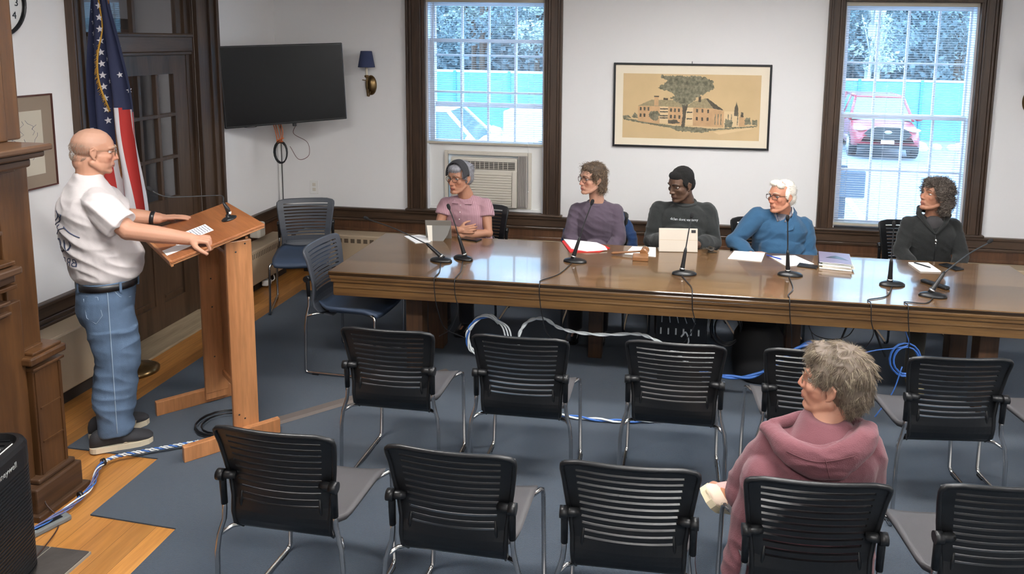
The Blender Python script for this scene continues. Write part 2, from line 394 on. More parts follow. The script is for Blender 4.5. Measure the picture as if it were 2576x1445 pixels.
# ---------------------------------------------------------------- doorway on the left wall
dr = tag(bpy.data.objects.new('door_1', None), kind='structure'); COL.objects.link(dr)
mb = MB()
def cas_y(y0, y1, s):
    w_ = abs(y1-y0)
    for (u0, u1, d) in ((0, .12, .055), (.12, .24, .035), (.24, .42, .046), (.42, .74, .026), (.74, 1, .038)):
        mb.box(0, d, y0+s*u0*w_, y0+s*u1*w_, 0, ZC-.02, bev=.004)
cas_y(-.975, -1.25, -1); cas_y(-2.535, -2.41, 1)
mb.build('casing', M_dark_z, dr)
mb = MB(); mb.box(-.14, 0, -1.28, -1.25, 0, DZ); mb.box(-.14, 0, -2.41, -2.38, 0, DZ); mb.box(-.09, -.02, -1.33, -1.28, 0, DZ); mb.box(-.14, 0, -2.38, -1.28, DZ-.03, DZ); mb.build('jamb', M_dark_z, dr)
mb = MB(); mb.box(-.10, .012, -2.38, -1.28, 2.15, 2.29, bev=.006); mb.box(-.10, .022, -2.38, -1.28, 2.26, 2.285, bev=.005); mb.box(-.10, -.0, -2.38, -1.28, 2.125, 2.15, bev=.005); mb.build('transom_bar', M_dark_y, dr)
tr = MB(); tr.box(-.075, -.04, -2.38, -2.33, 2.29, DZ-.03); tr.box(-.075, -.04, -1.40, -1.33, 2.29, DZ-.03); tr.box(-.075, -.04, -2.33, -1.40, DZ-.09, DZ-.03); tr.box(-.075, -.04, -1.88, -1.85, 2.29, DZ-.09)
tr = tr.build('transom_sash', M_dark_z, dr); MB().box(-.06, -.056, -2.33, -1.40, 2.29, DZ-.09).build('pane', M_glass, tr)
def leaf(y0, y1, hinge_right):
    mb = MB(); X0, X1 = -.065, -.025
    ly, ry = min(y0, y1), max(y0, y1); sr = .155 if hinge_right else .085
    sl = .05 if hinge_right else .09
    mb.box(X0, X1, ly, ly+sl, .02, 2.125); mb.box(X0, X1, ry-sr, ry, .02, 2.125)
    mb.box(X0, X1, ly+sl, ry-sr, 1.98, 2.125); mb.box(X0, X1, ly+sl, ry-sr, .86, 1.02); mb.box(X0, X1, ly+sl, ry-sr, .02, .22)
    mb.box(X0+.012, X1-.014, ly+sl, ry-sr, .22, .86)
    gy0, gy1 = ly+sl, ry-sr
    nx = 3 if hinge_right else 1
    for k in range(1, nx):
        y = gy0+(gy1-gy0)*k/nx; mb.box(X0+.006, X1+.004, y-.016, y+.016, 1.02, 1.98, bev=.004)
    for z in (1.335, 1.665): mb.box(X0+.006, X1+.006, gy0, gy1, z-.014, z+.014, bev=.004)
    # raised mouldings of the lower panel
    m2 = (gy0+gy1)/2; mb.box(X0+.006, X1-.002, m2-.05, m2+.05, .22, .86)
    for (p, q) in ((gy0+.02, m2-.07), (m2+.07, gy1-.02)):
        mb.box(X1-.016, X1-.006, p, q, .25, .27); mb.box(X1-.016, X1-.006, p, q, .80, .82)
    lf = mb.build('door_leaf', M_dark_z, dr)
    MB().box(-.048, -.044, gy0, gy1, 1.02, 1.98).build('pane', M_glass, lf)
    return lf
lf = leaf(-2.12, -1.33, True)
mb = MB(); mb.lathe([(.006, 0), (.006, .04), (.024, .05), (.028, .065), (.02, .08), (.004, .084)], (-.025, -2.085, .93), 16, axis=(1, 0, 0)); mb.build('door_knob', M_brass, lf)
leaf(-2.38, -2.125, False)
S('trim_7', MB().box(-.14, .24, -2.41, -1.25, 0, .018, bev=.006), wood('threshold_wood', srgb(134, 118, 96), srgb(168, 150, 124), 'y', 9, .5))

# ---------------------------------------------------------------- heaters
def heater_y(y0, y1, ztop, zbot, depth, label, slots=True, hatch=False):
    root = thing('convector_heater', label, 'heater', (0.014, (y0+y1)/2, 0), 0)
    L = abs(y1-y0)/2
    mb = MB(); mb.box(.0, depth, -L, L, zbot, ztop, bev=.012)
    mb.build('cover', M_beige, root)
    mb = MB(); mb.box(.0, depth*.7, -L+.02, L-.02, 0, zbot+.005); mb.build('recess_base', mat('heater_shadow_metal', srgb(44, 38, 34), .7), root)  # dark metal base, set back below the cover
    if slots:
        mb = MB(); n = int(2*L/.028)
        for k in range(n):
            yy = -L+.03+k*(2*L-.06)/max(1, n-1); mb.box(depth-.002, depth+.0015, yy-.004, yy+.004, ztop-.075, ztop-.03)
        mb.build('vent_slots', M_beige_d, root)
    if hatch:
        mb = MB(); frame_mb(mb, -.12, .02, zbot+.03, ztop-.14, .003, 0, .002)
        for v in range(len(mb.v)): x, y, z = mb.v[v]; mb.v[v] = (depth+y, x+.04, z)
        mb.build('access_hatch', M_beige_d, root)
    return root
heater_y(-3.66, -2.56, .47, .10, .19, 'long beige convector heater behind the standing man', slots=False, hatch=True)
heater_y(-.95, -.2, .40, .085, .20, 'beige convector heater on the left wall beside the lectern')
hb = thing('convector_heater', 'beige convector heater with square vents below the back wall rail', 'heater', (3.4, -.014, 0))
mb = MB(); mb.box(-3.15, 3.6, -.19, 0, .085, .40, bev=.012); mb.build('cover', M_beige, hb)
MB().box(-3.1, 3.55, -.14, 0, 0, .09).build('recess_base', mat('heater_base_metal_b', srgb(44, 38, 34), .7), hb)  # same dark metal base for the back wall heater
mb = MB()
for k in range(100):
    x = -2.78+k*.064; mb.box(x, x+.04, -.1915, -.188, .325, .365)
mb.build('vent_slots', M_beige_d, hb)
mb = MB(); mb.tube(smooth_path([(.16, -.60, .085), (.21, -.64, .05), (.22, -.56, .045), (.17, -.50, .09)], 6), .006, 6); mb.box(.17, .23, -.70, -.62, .02, .07, bev=.01)
tag(mb.build('pipe_valve', M_white, None), 'white valve and pipe loop under the heater beside the lectern', 'valve')

# ---------------------------------------------------------------- outlet, switch, raceway
o = thing('wall_outlet', 'white outlet plate on the back wall under the television', 'outlet', (.36, -.001, .815))
MB().box(-.045, .045, -.007, 0, -.068, .068, bev=.004).build('plate', M_white, o)
mb = MB(); mb.box(-.017, .017, -.010, -.006, .008, .04, bev=.002); mb.box(-.017, .017, -.010, -.006, -.04, -.008, bev=.002); mb.build('socket', M_ac, o)
rw = thing('cable_raceway', 'white cable raceway running down the wall corner below the television', 'raceway', (.028, -.03, .632))
MB().box(-.008, .008, -.02, .012, 0, .86, bev=.003).build('channel', M_white, rw)
MB().tube([(.02, -.01, .86), (.022, -.012, .5), (.022, -.012, 0.01)], .004, 6).build('power_cord', M_black2, rw)

# ---------------------------------------------------------------- ceiling lights
M_lamp = emis('lamp_diffuser', (1.0, .98, .955), 0)
M_lamp.node_tree.nodes['Principled BSDF'].inputs['Emission Strength'].default_value = LIGHT_W*.30
for (x, y) in ((4.3, -2.3), (1.8, -4.5), (4.3, -4.5), (7.0, -4.5), (4.3, -7.0)):
    where = {1.8: 'left', 4.3: 'middle', 7.0: 'right'}[x]; row = {-2.3: 'row nearest the windows', -4.5: 'row over the chairs', -7.0: 'row behind the chairs'}[y]
    t_ = thing('ceiling_light', 'white ceiling light panel at the %s of the %s' % (where, row), 'ceiling light', (x, y, ZC-.09))
    mb = MB(); frame_mb(mb, -.62, .62, -.17, .17, .02, 0, .088)
    mb.v = [(p[0], p[2], p[1]) for p in mb.v]; mb.build('frame', M_white, t_)
    MB().box(-.6, .6, -.15, .15, .01, .02).build('diffuser', M_lamp, t_)

hl = thing('ceiling_light', 'unseen round hallway light added to brighten the door panes', 'ceiling light', (-1.2, -1.9, ZC-.07))  # unseen lamp, added so the hall behind the panes is brighter
MB().lathe([(.19, 0), (.2, .01), (.2, .07)], (0, 0, 0), 24).build('frame', M_white, hl)
M_hall_fill = emis('hall_fill_lamp', (1.0, .95, .9), 22); MB().lathe([(.01, -.02), (.12, -.015), (.17, 0.001)], (0, 0, 0), 24).build('diffuser', M_hall_fill, hl)
hc = thing('hall_cabinet', 'dark brown cabinet in the hallway seen through the right door panes', 'cabinet', (-1.6, -.75, -.08))
MB().box(-.25, .25, -.6, .55, 0, 2.5, bev=.01).build('body', M_dark_z, hc); MB().box(.25, .262, -.55, .5, .1, 2.4, bev=.004).build('door', M_pan, hc)
# ================================================================ TELEVISION in the corner
def hbasis(o, xdir, loc):
    """matrix: local x along xdir (horizontal), local z up, local -y faces the viewer"""
    x = V(xdir).normalized(); z = V((0, 0, 1)); y = z.cross(x)
    return Matrix(((x.x, y.x, z.x, loc[0]), (x.y, y.y, z.y, loc[1]), (x.z, y.z, z.z, loc[2]), (0, 0, 0, 1)))
TL, TR = V((.055, -.965, 0)), V((.835, -.275, 0)); tc_ = (TL+TR)/2
tv = thing('television', 'large black flat television mounted across the room corner', 'television', (tc_.x, tc_.y, 1.51))
tv.rotation_euler = (0, -.040, math.atan2(TR.y-TL.y, TR.x-TL.x))
Wt = (TR-TL).length/2
mb = MB(); mb.box(-Wt, Wt, -.012, .035, 0, .70, bev=.006); mb.box(-Wt*.7, Wt*.7, .03, .06, .12, .5, bev=.01); mb.build('body', M_black2, tv)
MB().box(-Wt+.012, Wt-.012, -.0145, -.011, .018, .688).build('screen', M_tv, tv)
mb = MB(); mb.box(-.06, .06, .055, .075, .2, .45); mb.tube([(0, .07, .33), (-.12, .22, .33), (-.03, .36, .33)], .018, 8); mb.build('wall_arm', M_black2, tv)
MB().box(.04, .07, .0, .03, -.028, .0, bev=.003).build('sensor_box', M_black2, tv)
# cables hanging below the screen
def coil(name, c, r, n, rad, m, label, cat, sx=.62, parent=None, tilt=0.0, jit=.012, ax='xz'):
    mb = MB(); pts = []
    random.seed(hash(name) % 1000 if False else len(name)*7+n)
    for k in range(n*18+1):
        a = 2*PI*k/18; rr = r+jit*math.sin(a*.37+k*.05)+random.uniform(-1, 1)*jit*.1; off = .006*math.sin(a*.61)
        x, z = rr*math.cos(a)*sx, rr*math.sin(a)
        if ax == 'xz': pts.append((c[0]+x, c[1]+off+.25*tilt*x, c[2]+z))
        else: pts.append((c[0]+x, c[1]+z, c[2]+abs(off)+.002*(k//18)))
    mb.tube(pts, rad, 6)
    o = mb.build(name, m, parent)
    if label: tag(o, label, cat)
    return o
M_orange = mat('orange_cable', srgb(196, 104, 52), .5)
coil('cable_coil', (.325, -.552, 1.238), .097, 6, .0045, M_black2, 'coil of black cable hanging under the television', 'cable', jit=.008)
mb = MB()
for (a, b_) in ((.285, .30), (.305, .325), (.335, .33), (.355, .335)): mb.tube(smooth_path([(a-.03, -.56, 1.53), (a, -.56, 1.43), (b_, -.555, 1.32)], 6), .004, 6)
mb.tube(smooth_path([(.36, -.56, 1.37), (.30, -.556, 1.345), (.30, -.552, 1.334), (.32, -.552, 1.336), (.35, -.552, 1.336)], 6), .007, 6)
tag(mb.build('extension_lead', M_orange, None), 'orange extension lead looped above the black cable coil', 'cable')
mb = MB(); mb.tube(smooth_path([(.44, -.55, 1.58), (.44, -.47, 1.50), (.40, -.45, 1.40), (.52, -.43, 1.32), (.53, -.43, 1.20), (.43, -.43, 1.16), (.36, -.45, 1.28)], 8), .0025, 6)
tag(mb.build('thin_cable', mat('maroon_cable', srgb(90, 44, 46), .5), None), 'thin dark red cable looping below the television', 'cable')
mb = MB(); mb.tube(smooth_path([(.12, -.885, 1.56), (.125, -.87, 1.51), (.16, -.80, 1.485), (.21, -.74, 1.49), (.22, -.73, 1.52)], 8), .0025, 6)
tag(mb.build('thin_cable', M_black2, None), 'short thin black cable loop at the left underside of the television', 'cable')

# ================================================================ SCONCES
def sconce(x, label):
    r = thing('wall_sconce', label, 'wall lamp', (x, -.002, 1.83))
    mb = MB()
    for i in range(1): mb.lathe([(.001, .034), (.012, .034), (.03, .030), (.045, .02), (.055, .008), (.058, 0)], (0, 0, 0), 28, axis=(0, -1, 0), sx=1, sy=1)
    mb.v = [(p[0], p[1], p[2]*1.65) for p in mb.v]; mb.build('wall_plate', M_brass, r)
    mb = MB(); mb.tube(smooth_path([(0, -.02, -.06), (-.0, -.06, -.10), (0, -.095, -.06), (0, -.10, .03), (0, -.10, .085)], 6), [.007]*25, 8)
    mb.lathe([(.012, 0), (.02, .008), (.022, .02), (.014, .026)], (0, -.10, .075), 14); mb.tube([(0, -.10, .05), (-.04, -.11, .055)], .005, 6); mb.tube([(0, -.095, -.1), (0, -.09, -.03)], [.004, .012], 8); mb.build('arm', M_brass, r)
    MB().lathe([(.0115, 0), (.0115, .075)], (0, -.10, .098), 14).build('candle_tube', mat('candle_white', srgb(238, 230, 210), .5), r)
    mb = MB(); mb.lathe([(.079, 0), (.078, .002), (.052, .148), (.050, .15)], (0, -.10, .175), 32); sh = mb.mesh('lamp_shade')
    bm = bmesh.new(); bm.from_mesh(sh); bmesh.ops.delete(bm, geom=[f for f in bm.faces if len(f.verts) > 4], context='FACES'); bm.to_mesh(sh); bm.free()
    o = link('lamp_shade', sh, M_navy, r); s_ = o.modifiers.new('s', 'SOLIDIFY'); s_.thickness = .003
    mb = MB(); mb.ball((0, -.10, .225), .022, seg=12, rz=1.4); mb.build('bulb', mat('bulb_white', (.85, .82, .75), .3), r)
sconce(.965, 'brass wall sconce with a navy shade beside the television')
sconce(6.835, 'brass wall sconce cut off at the right edge of the photo')

# ================================================================ FRAMED DRAWING on the back wall
M_tan = mat('drawing_paper', srgb(214, 186, 142), .85, var=.06, vscale=3)
M_matb = mat('mount_board', srgb(240, 228, 206), .85)
M_g1 = mat('drawing_grey_wash', srgb(128, 124, 104), .9, var=.45, vscale=38)
M_g2 = mat('drawing_line', srgb(98, 92, 80), .9, var=.3, vscale=30)
M_g3 = mat('drawing_brick_wash', srgb(204, 166, 126), .9, var=.10, vscale=20)
M_g4 = mat('drawing_light_wash', srgb(226, 200, 158), .9)
M_g5 = mat('drawing_roof_wash', srgb(166, 152, 120), .9, var=.18, vscale=60)
pf = thing('framed_drawing', 'wide black framed drawing of a brick building behind a large tree', 'picture', (3.99, -.002, 1.33))
PW, PH = .70, .765
pf.rotation_euler = (0, math.radians(-.3), 0)
mb = MB(); frame_mb(mb, -PW, PW, 0, PH, .018, -.03, 0, bev=.003); mb.build('frame', M_black2, pf)
MB().box(-PW+.01, PW-.01, -.016, -.002, .01, PH-.01).build('mount', M_matb, pf)
U0, U1, W0, W1 = -.612, .612, .082, .67
MB().box(U0, U1, -.0175, -.016, W0, W1).build('paper_sheet', M_tan, pf)
def PT(X, Y): return (U0+(X-215)/1920*(U1-U0), W0+(1-(Y-240)/900)*(W1-W0))
mb = MB(); lay = [0]
def poly(pts, mi, rough=0.0):
    pts = list(pts)
    if rough:
        out = []; random.seed(len(pts)*3+int(pts[0][0]))
        for i in range(len(pts)):
            a, b_ = pts[i], pts[(i+1) % len(pts)]; d = math.hypot(b_[0]-a[0], b_[1]-a[1]); n = max(1, int(d/14))
            for k in range(n):
                t_ = k/n; out.append((a[0]+(b_[0]-a[0])*t_+random.uniform(-rough, rough), a[1]+(b_[1]-a[1])*t_+random.uniform(-rough, rough)))
        pts = out
    lay[0] += 1; y = -.0178-lay[0]*.000012
    P = [(PT(*p)[0], y, PT(*p)[1]) for p in pts]
    mb.add(P, [list(range(len(P)))], mi)
# ground strokes, building masses, roofs
poly([(225, 860), (440, 890), (860, 950), (1500, 985), (2100, 930), (2100, 945), (1500, 1010), (860, 985), (440, 920), (225, 885)], 0, 6)
poly([(860, 965), (1230, 985), (1560, 1000), (1330, 1045), (1000, 1030)], 0, 10)
poly([(1500, 1030), (2000, 960), (2040, 975), (1580, 1065)], 3)
poly([(430, 690), (740, 690), (740, 940), (430, 900)], 2); poly([(740, 690), (860, 690), (860, 930), (740, 920)], 3)
poly([(860, 690), (1060, 690), (1060, 940), (860, 930)], 2); poly([(1110, 700), (1210, 700), (1210, 940), (1110, 940)], 3)
poly([(1210, 700), (1490, 700), (1490, 960), (1210, 950)], 2); poly([(1490, 710), (1640, 740), (1640, 960), (1490, 960)], 2)
poly([(1640, 740), (1790, 740), (1790, 950), (1640, 960)], 3); poly([(1770, 800), (1850, 800), (1850, 950), (1770, 950)], 3); poly([(1850, 810), (1940, 830), (1940, 940), (1850, 945)], 2)
poly([(425, 690), (620, 600), (1000, 600), (1070, 680), (1070, 695), (740, 690)], 4, 3)
poly([(1110, 695), (1200, 620), (1380, 565), (1490, 690), (1490, 705)], 4, 3); poly([(1380, 565), (1410, 570), (1640, 730), (1490, 705)], 1, 3)
poly([(660, 550), (720, 550), (720, 680), (660, 680)], 2); poly([(655, 545), (725, 545), (725, 562), (655, 562)], 1)
poly([(790, 570), (850, 575), (850, 600), (790, 600)], 1, 3); poly([(1280, 540), (1315, 540), (1315, 620), (1280, 620)], 1)
poly([(1785, 690), (1800, 640), (1808, 600), (1818, 640), (1832, 690), (1840, 800), (1780, 800)], 1, 3); poly([(1875, 745), (1905, 750), (1910, 820), (1870, 815)], 1, 3)
for (x, y) in [(470, 730), (525, 730), (580, 730), (470, 820), (525, 820), (900, 740), (955, 740), (1010, 740), (900, 830), (955, 830), (1020, 835), (1265, 740), (1340, 740), (1420, 745), (1265, 850), (1340, 855), (1415, 855)]:
    poly([(x-13, y-24), (x+13, y-24), (x+13, y+24), (x-13, y+24)], 1, 2)
for (x0, x1, y) in [(745, 855, 725), (745, 855, 765), (745, 855, 820), (745, 855, 850), (1120, 1200, 765), (1120, 1200, 855)]: poly([(x0, y-9), (x1, y-9), (x1, y+9), (x0, y+9)], 1, 3)
for x in (1520, 1560, 1600, 1830, 1700, 1745): poly([(x-6, 780), (x+6, 780), (x+6, 930), (x-6, 930)], 0, 3)
poly([(600, 770), (700, 750), (740, 800), (710, 890), (640, 890), (580, 840)], 0, 10); poly([(340, 850), (390, 785), (430, 820), (430, 860)], 0, 8); poly([(220, 830), (300, 825), (340, 860), (220, 865)], 0, 4)
poly([(1660, 850), (1760, 860), (1760, 960), (1650, 960)], 0, 10); poly([(1930, 830), (2000, 820), (2020, 910), (1930, 920)], 0, 8); poly([(2030, 850), (2100, 850), (2110, 930), (2040, 920)], 0, 8)
poly([(860, 880), (970, 870), (1040, 920), (860, 930)], 1, 6); poly([(1050, 640), (1140, 640), (1110, 780), (1095, 970), (1050, 970), (1065, 800)], 1, 4)
poly([(740, 258), (1340, 272), (1490, 330), (1460, 365), (1500, 420), (1390, 490), (1330, 520), (1240, 570), (1230, 600), (1140, 665), (1050, 660), (890, 580), (950, 540), (900, 495), (760, 460), (700, 425), (790, 385), (830, 330), (750, 295)], 0, 13)
mb.build('drawing', [M_g1, M_g2, M_g3, M_g4, M_g5], pf)
MB().tube([(0, -.01, PH-.005), (0, -.012, PH+.02)], .003, 6).build('hanger', M_black2, pf)

# ================================================================ PICTURE AND CLOCK on the left wall
lp = thing('framed_print', 'tan matted framed sketch on the left wall behind the mantel shelf', 'picture', (.002, -2.70, 1.34))
M_tanmat = mat('tan_mount', srgb(146, 130, 114), .85); M_cream = mat('cream_sheet', srgb(196, 188, 172), .85)
mb = MB(); frame_mb(mb, -.44, 0, 0, .57, .008, -.018, 0); mb.v = [(-p[1], p[0], p[2]) for p in mb.v]; mb.build('frame', mat('mahogany_frame', srgb(84, 50, 44), .4), lp)
MB().box(0, .010, -.435, -.006, .006, .564).build('mount', M_tanmat, lp)
MB().box(.010, .0112, -.36, -.085, .085, .475).build('paper_sheet', M_cream, lp)
mb = MB(); random.seed(4)
for k in range(16):
    y = random.uniform(-.31, -.13); z = random.uniform(.22, .43); pts = [(.0118, y+random.uniform(-.03, .03), z-.02*j) for j in range(4)]; mb.tube(pts, .0011, 4)
mb.build('sketch_lines', M_ink, lp)
ck = thing('wall_clock', 'round white wall clock with black rim high on the left wall', 'clock', (.003, -3.05, 2.45))
mb = MB(); R0 = .202
mb.lathe([(R0, 0), (R0, .03), (R0-.008, .038), (R0-.016, .03), (R0-.016, .012)], (0, 0, 0), 48, axis=(1, 0, 0)); mb.build('rim', M_black2, ck)
MB().lathe([(R0-.012, .004), (R0-.012, .014)], (0, 0, 0), 48, axis=(1, 0, 0)).build('dial', M_white, ck)
for k in range(1, 13):
    a = PI/2-2*PI*k/12; y, z = (R0-.055)*math.cos(a), (R0-.055)*math.sin(a)
    M_ = Matrix(((0, 0, 1, .0155), (1, 0, 0, y), (0, 1, 0, z), (0, 0, 0, 1))); text_part('numeral', str(k), .058, M_black2, M_, ck)
mb = MB(); mb.tube([(.018, 0, 0), (.018, -.07, .06)], .004, 5); mb.tube([(.019, 0, 0), (.019, -.02, .15)], .003, 5); mb.ball((.018, 0, 0), .008, seg=8); mb.build('hands', M_black2, ck)

# ================================================================ FIREPLACE MANTEL (left wall, near the camera)
fm = thing('fireplace_mantel', 'tall brown wooden fireplace mantel at the left edge of the photo', 'fireplace', (0, -3.72, 0))
# local y runs towards the camera as negative values
Lm = -2.1
mb = MB(); mb.box(.02, .66, Lm, -.06, 0, 3.1); mb.build('chimney_breast', M_man_z, fm)
mb = MB(); mb.box(.60, .82, -.20, -.035, .77, 1.66, bev=.006); mb.box(.60, .80, -.33, -.20, .77, 1.66, bev=.004); mb.box(.6, .84, -.19, -.05, .77, .80, bev=.004)
for z in (1.13, 1.24): mb.box(.62, .90, -.40-.30*(z > 1.2)*.0, -.22, z, z+.02, bev=.004)
mb.build('pilaster', M_man_z, fm)
mb = MB(); mb.box(.5, .90, -1.9, -.225, 1.16, 1.20, bev=.008); mb.box(.5, .93, -1.9, -.215, 1.20, 1.235, bev=.008); mb.box(.5, .88, -1.9, -.24, 1.06, 1.075, bev=.004); mb.box(.5, .88, -1.9, -.24, 1.01, 1.025, bev=.004); mb.box(.5, .87, -1.9, -.24, 1.38, 1.40, bev=.006); mb.build('frieze_moulding', M_man_y, fm)
mb = MB(); mb.box(.5, .855, -.44, -.165, .0, 1.055, bev=.006); mb.box(.5, .835, -1.2, -.43, .0, 1.055); mb.build('side_panel', M_man_z, fm)
mb = MB(); mb.box(.55, .88, -.16, 0, .15, .70, bev=.006); mb.box(.55, .895, -.17, .012, .70, .715, bev=.004); mb.box(.55, .905, -.19, .02, .735, .775, bev=.010); mb.box(.55, .89, -.16, .006, .775, .79, bev=.004)
for z in (.33, .50): mb.box(.86, .886, -.135, -.02, z, z+.008)
for (y0, y1) in ((-.155, -.14), (-.018, -.004)): mb.box(.86, .886, y0, y1, .17, .69)
mb.build('pedestal', M_man_z, fm)
mb = MB(); mb.box(.5, .925, -.24, .035, 0, .15, bev=.008); mb.box(.5, .905, -.20, .02, .15, .175, bev=.008); mb.box(.5, .95, -.26, .055, 0, .03, bev=.006); mb.build('plinth', M_man_y, fm)
mb = MB(); mb.box(0, 1.03, Lm, -.105, 1.755, 1.785, bev=.008); mb.box(0, 1.0, Lm, -.12, 1.725, 1.755, bev=.008); mb.box(0, .96, Lm, -.155, 1.68, 1.725, bev=.012); mb.box(0, .87, Lm, -.15, 1.655, 1.68, bev=.006)
for k in range(6): mb.box(.80, .90, -.60-k*.28, -.46-k*.28, 1.60, 1.66, bev=.006)
mb.build('shelf', M_man_y, fm)
mb = MB(); mb.box(.5, .80, -1.95, -.03, 1.785, 3.1, bev=.01); mb.box(.5, .82, -.42, -.12, 1.785, 3.1, bev=.008); mb.build('overmantel', M_man_z, fm)
M_slate = mat('slate_tile', srgb(66, 62, 60), .55, var=.2, vscale=8, bump=.2, bscale=30); M_grout = mat('grout', srgb(138, 132, 122), .9)
he = thing('hearth', 'dark slate tiled hearth with pale grout at the bottom left', 'hearth', (.95, -4.13, 0))
MB().box(0, .39, -1.8, 0, .0, .012).build('grout_bed', M_grout, he)
mb = MB()
for i in range(2):
    for j in range(9): mb.box(.005+i*.195, .19+i*.195, -.195-j*.2, -.005-j*.2, .010, .018, bev=.002)
mb.build('tiles', M_slate, he)

# ================================================================ CARPET, cord covers
poly_c = [(.56, -.69), (.56, -3.38), (1.128, -3.40), (1.134, -3.89), (1.60, -3.92), (1.61, -4.9), (1.61, YB+.05), (XR-.02, YB+.05), (XR-.02, -.69)]
mb = MB(); mb.prism([(p[0], p[1]) for p in poly_c][::-1], .007)
cp = mb.build('carpet', M_carpet, None); tag(cp, 'blue grey tufted carpet with a stepped edge on the wooden floor', 'carpet'); cp.location.z = .0005
def strip(a, b_, wd, label, m):
    a, b_ = V(a), V(b_); d = (b_-a).normalized(); n = V((-d.y, d.x, 0)); L = (b_-a).length
    mb = MB(); mb.v = []; prof = [(-wd/2, 0), (-wd*.28, .010), (wd*.28, .010), (wd/2, 0)]
    P = [a+n*u+V((0, 0, h)) for (u, h) in prof]+[b_+n*u+V((0, 0, h)) for (u, h) in prof]
    mb.add(P, [(0, 1, 5, 4), (1, 2, 6, 5), (2, 3, 7, 6), (0, 4, 7, 3), (3, 2, 1, 0), (4, 5, 6, 7)])
    return tag(mb.build('cord_cover', m, None), label, 'cord cover')
strip((1.50, -2.98, .009), (2.35, -2.10, .009), .10, 'grey brown rubber cord cover running from the lectern towards the table', mat('rubber_strip', srgb(96, 88, 84), .6))
# ================================================================ CHAIR
def lerp_t(tab, z):
    for (a, va), (b_, vb) in zip(tab, tab[1:]):
        if z <= b_: t_ = (z-a)/(b_-a) if b_ > a else 0; t_ = max(0, min(1, t_)); return va+(vb-va)*t_
    return tab[-1][1]
BW = [(.385, .160), (.40, .180), (.43, .194), (.50, .195), (.54, .194), (.62, .205), (.70, .217), (.80, .230), (.86, .236)]
BY = [(.385, -.11), (.39, -.145), (.40, -.175), (.415, -.200), (.44, -.222), (.475, -.235), (.51, -.234), (.55, -.226), (.62, -.224), (.70, -.234), (.78, -.248), (.86, -.270)]
SLOTS = [(.552+.0268*k, .552+.0268*k+.0095) for k in range(11)]
def back_pt(s, z, off=0.0):
    w_ = lerp_t(BW, z); dep = .030*min(1, max(0, (z-.45)/.12)); crn = 0
    zz = z-(.016*max(0, (z-.80)/.06)*abs(s)**8)
    return V((s*w_, lerp_t(BY, z)-dep*(1-s*s)+off, zz))
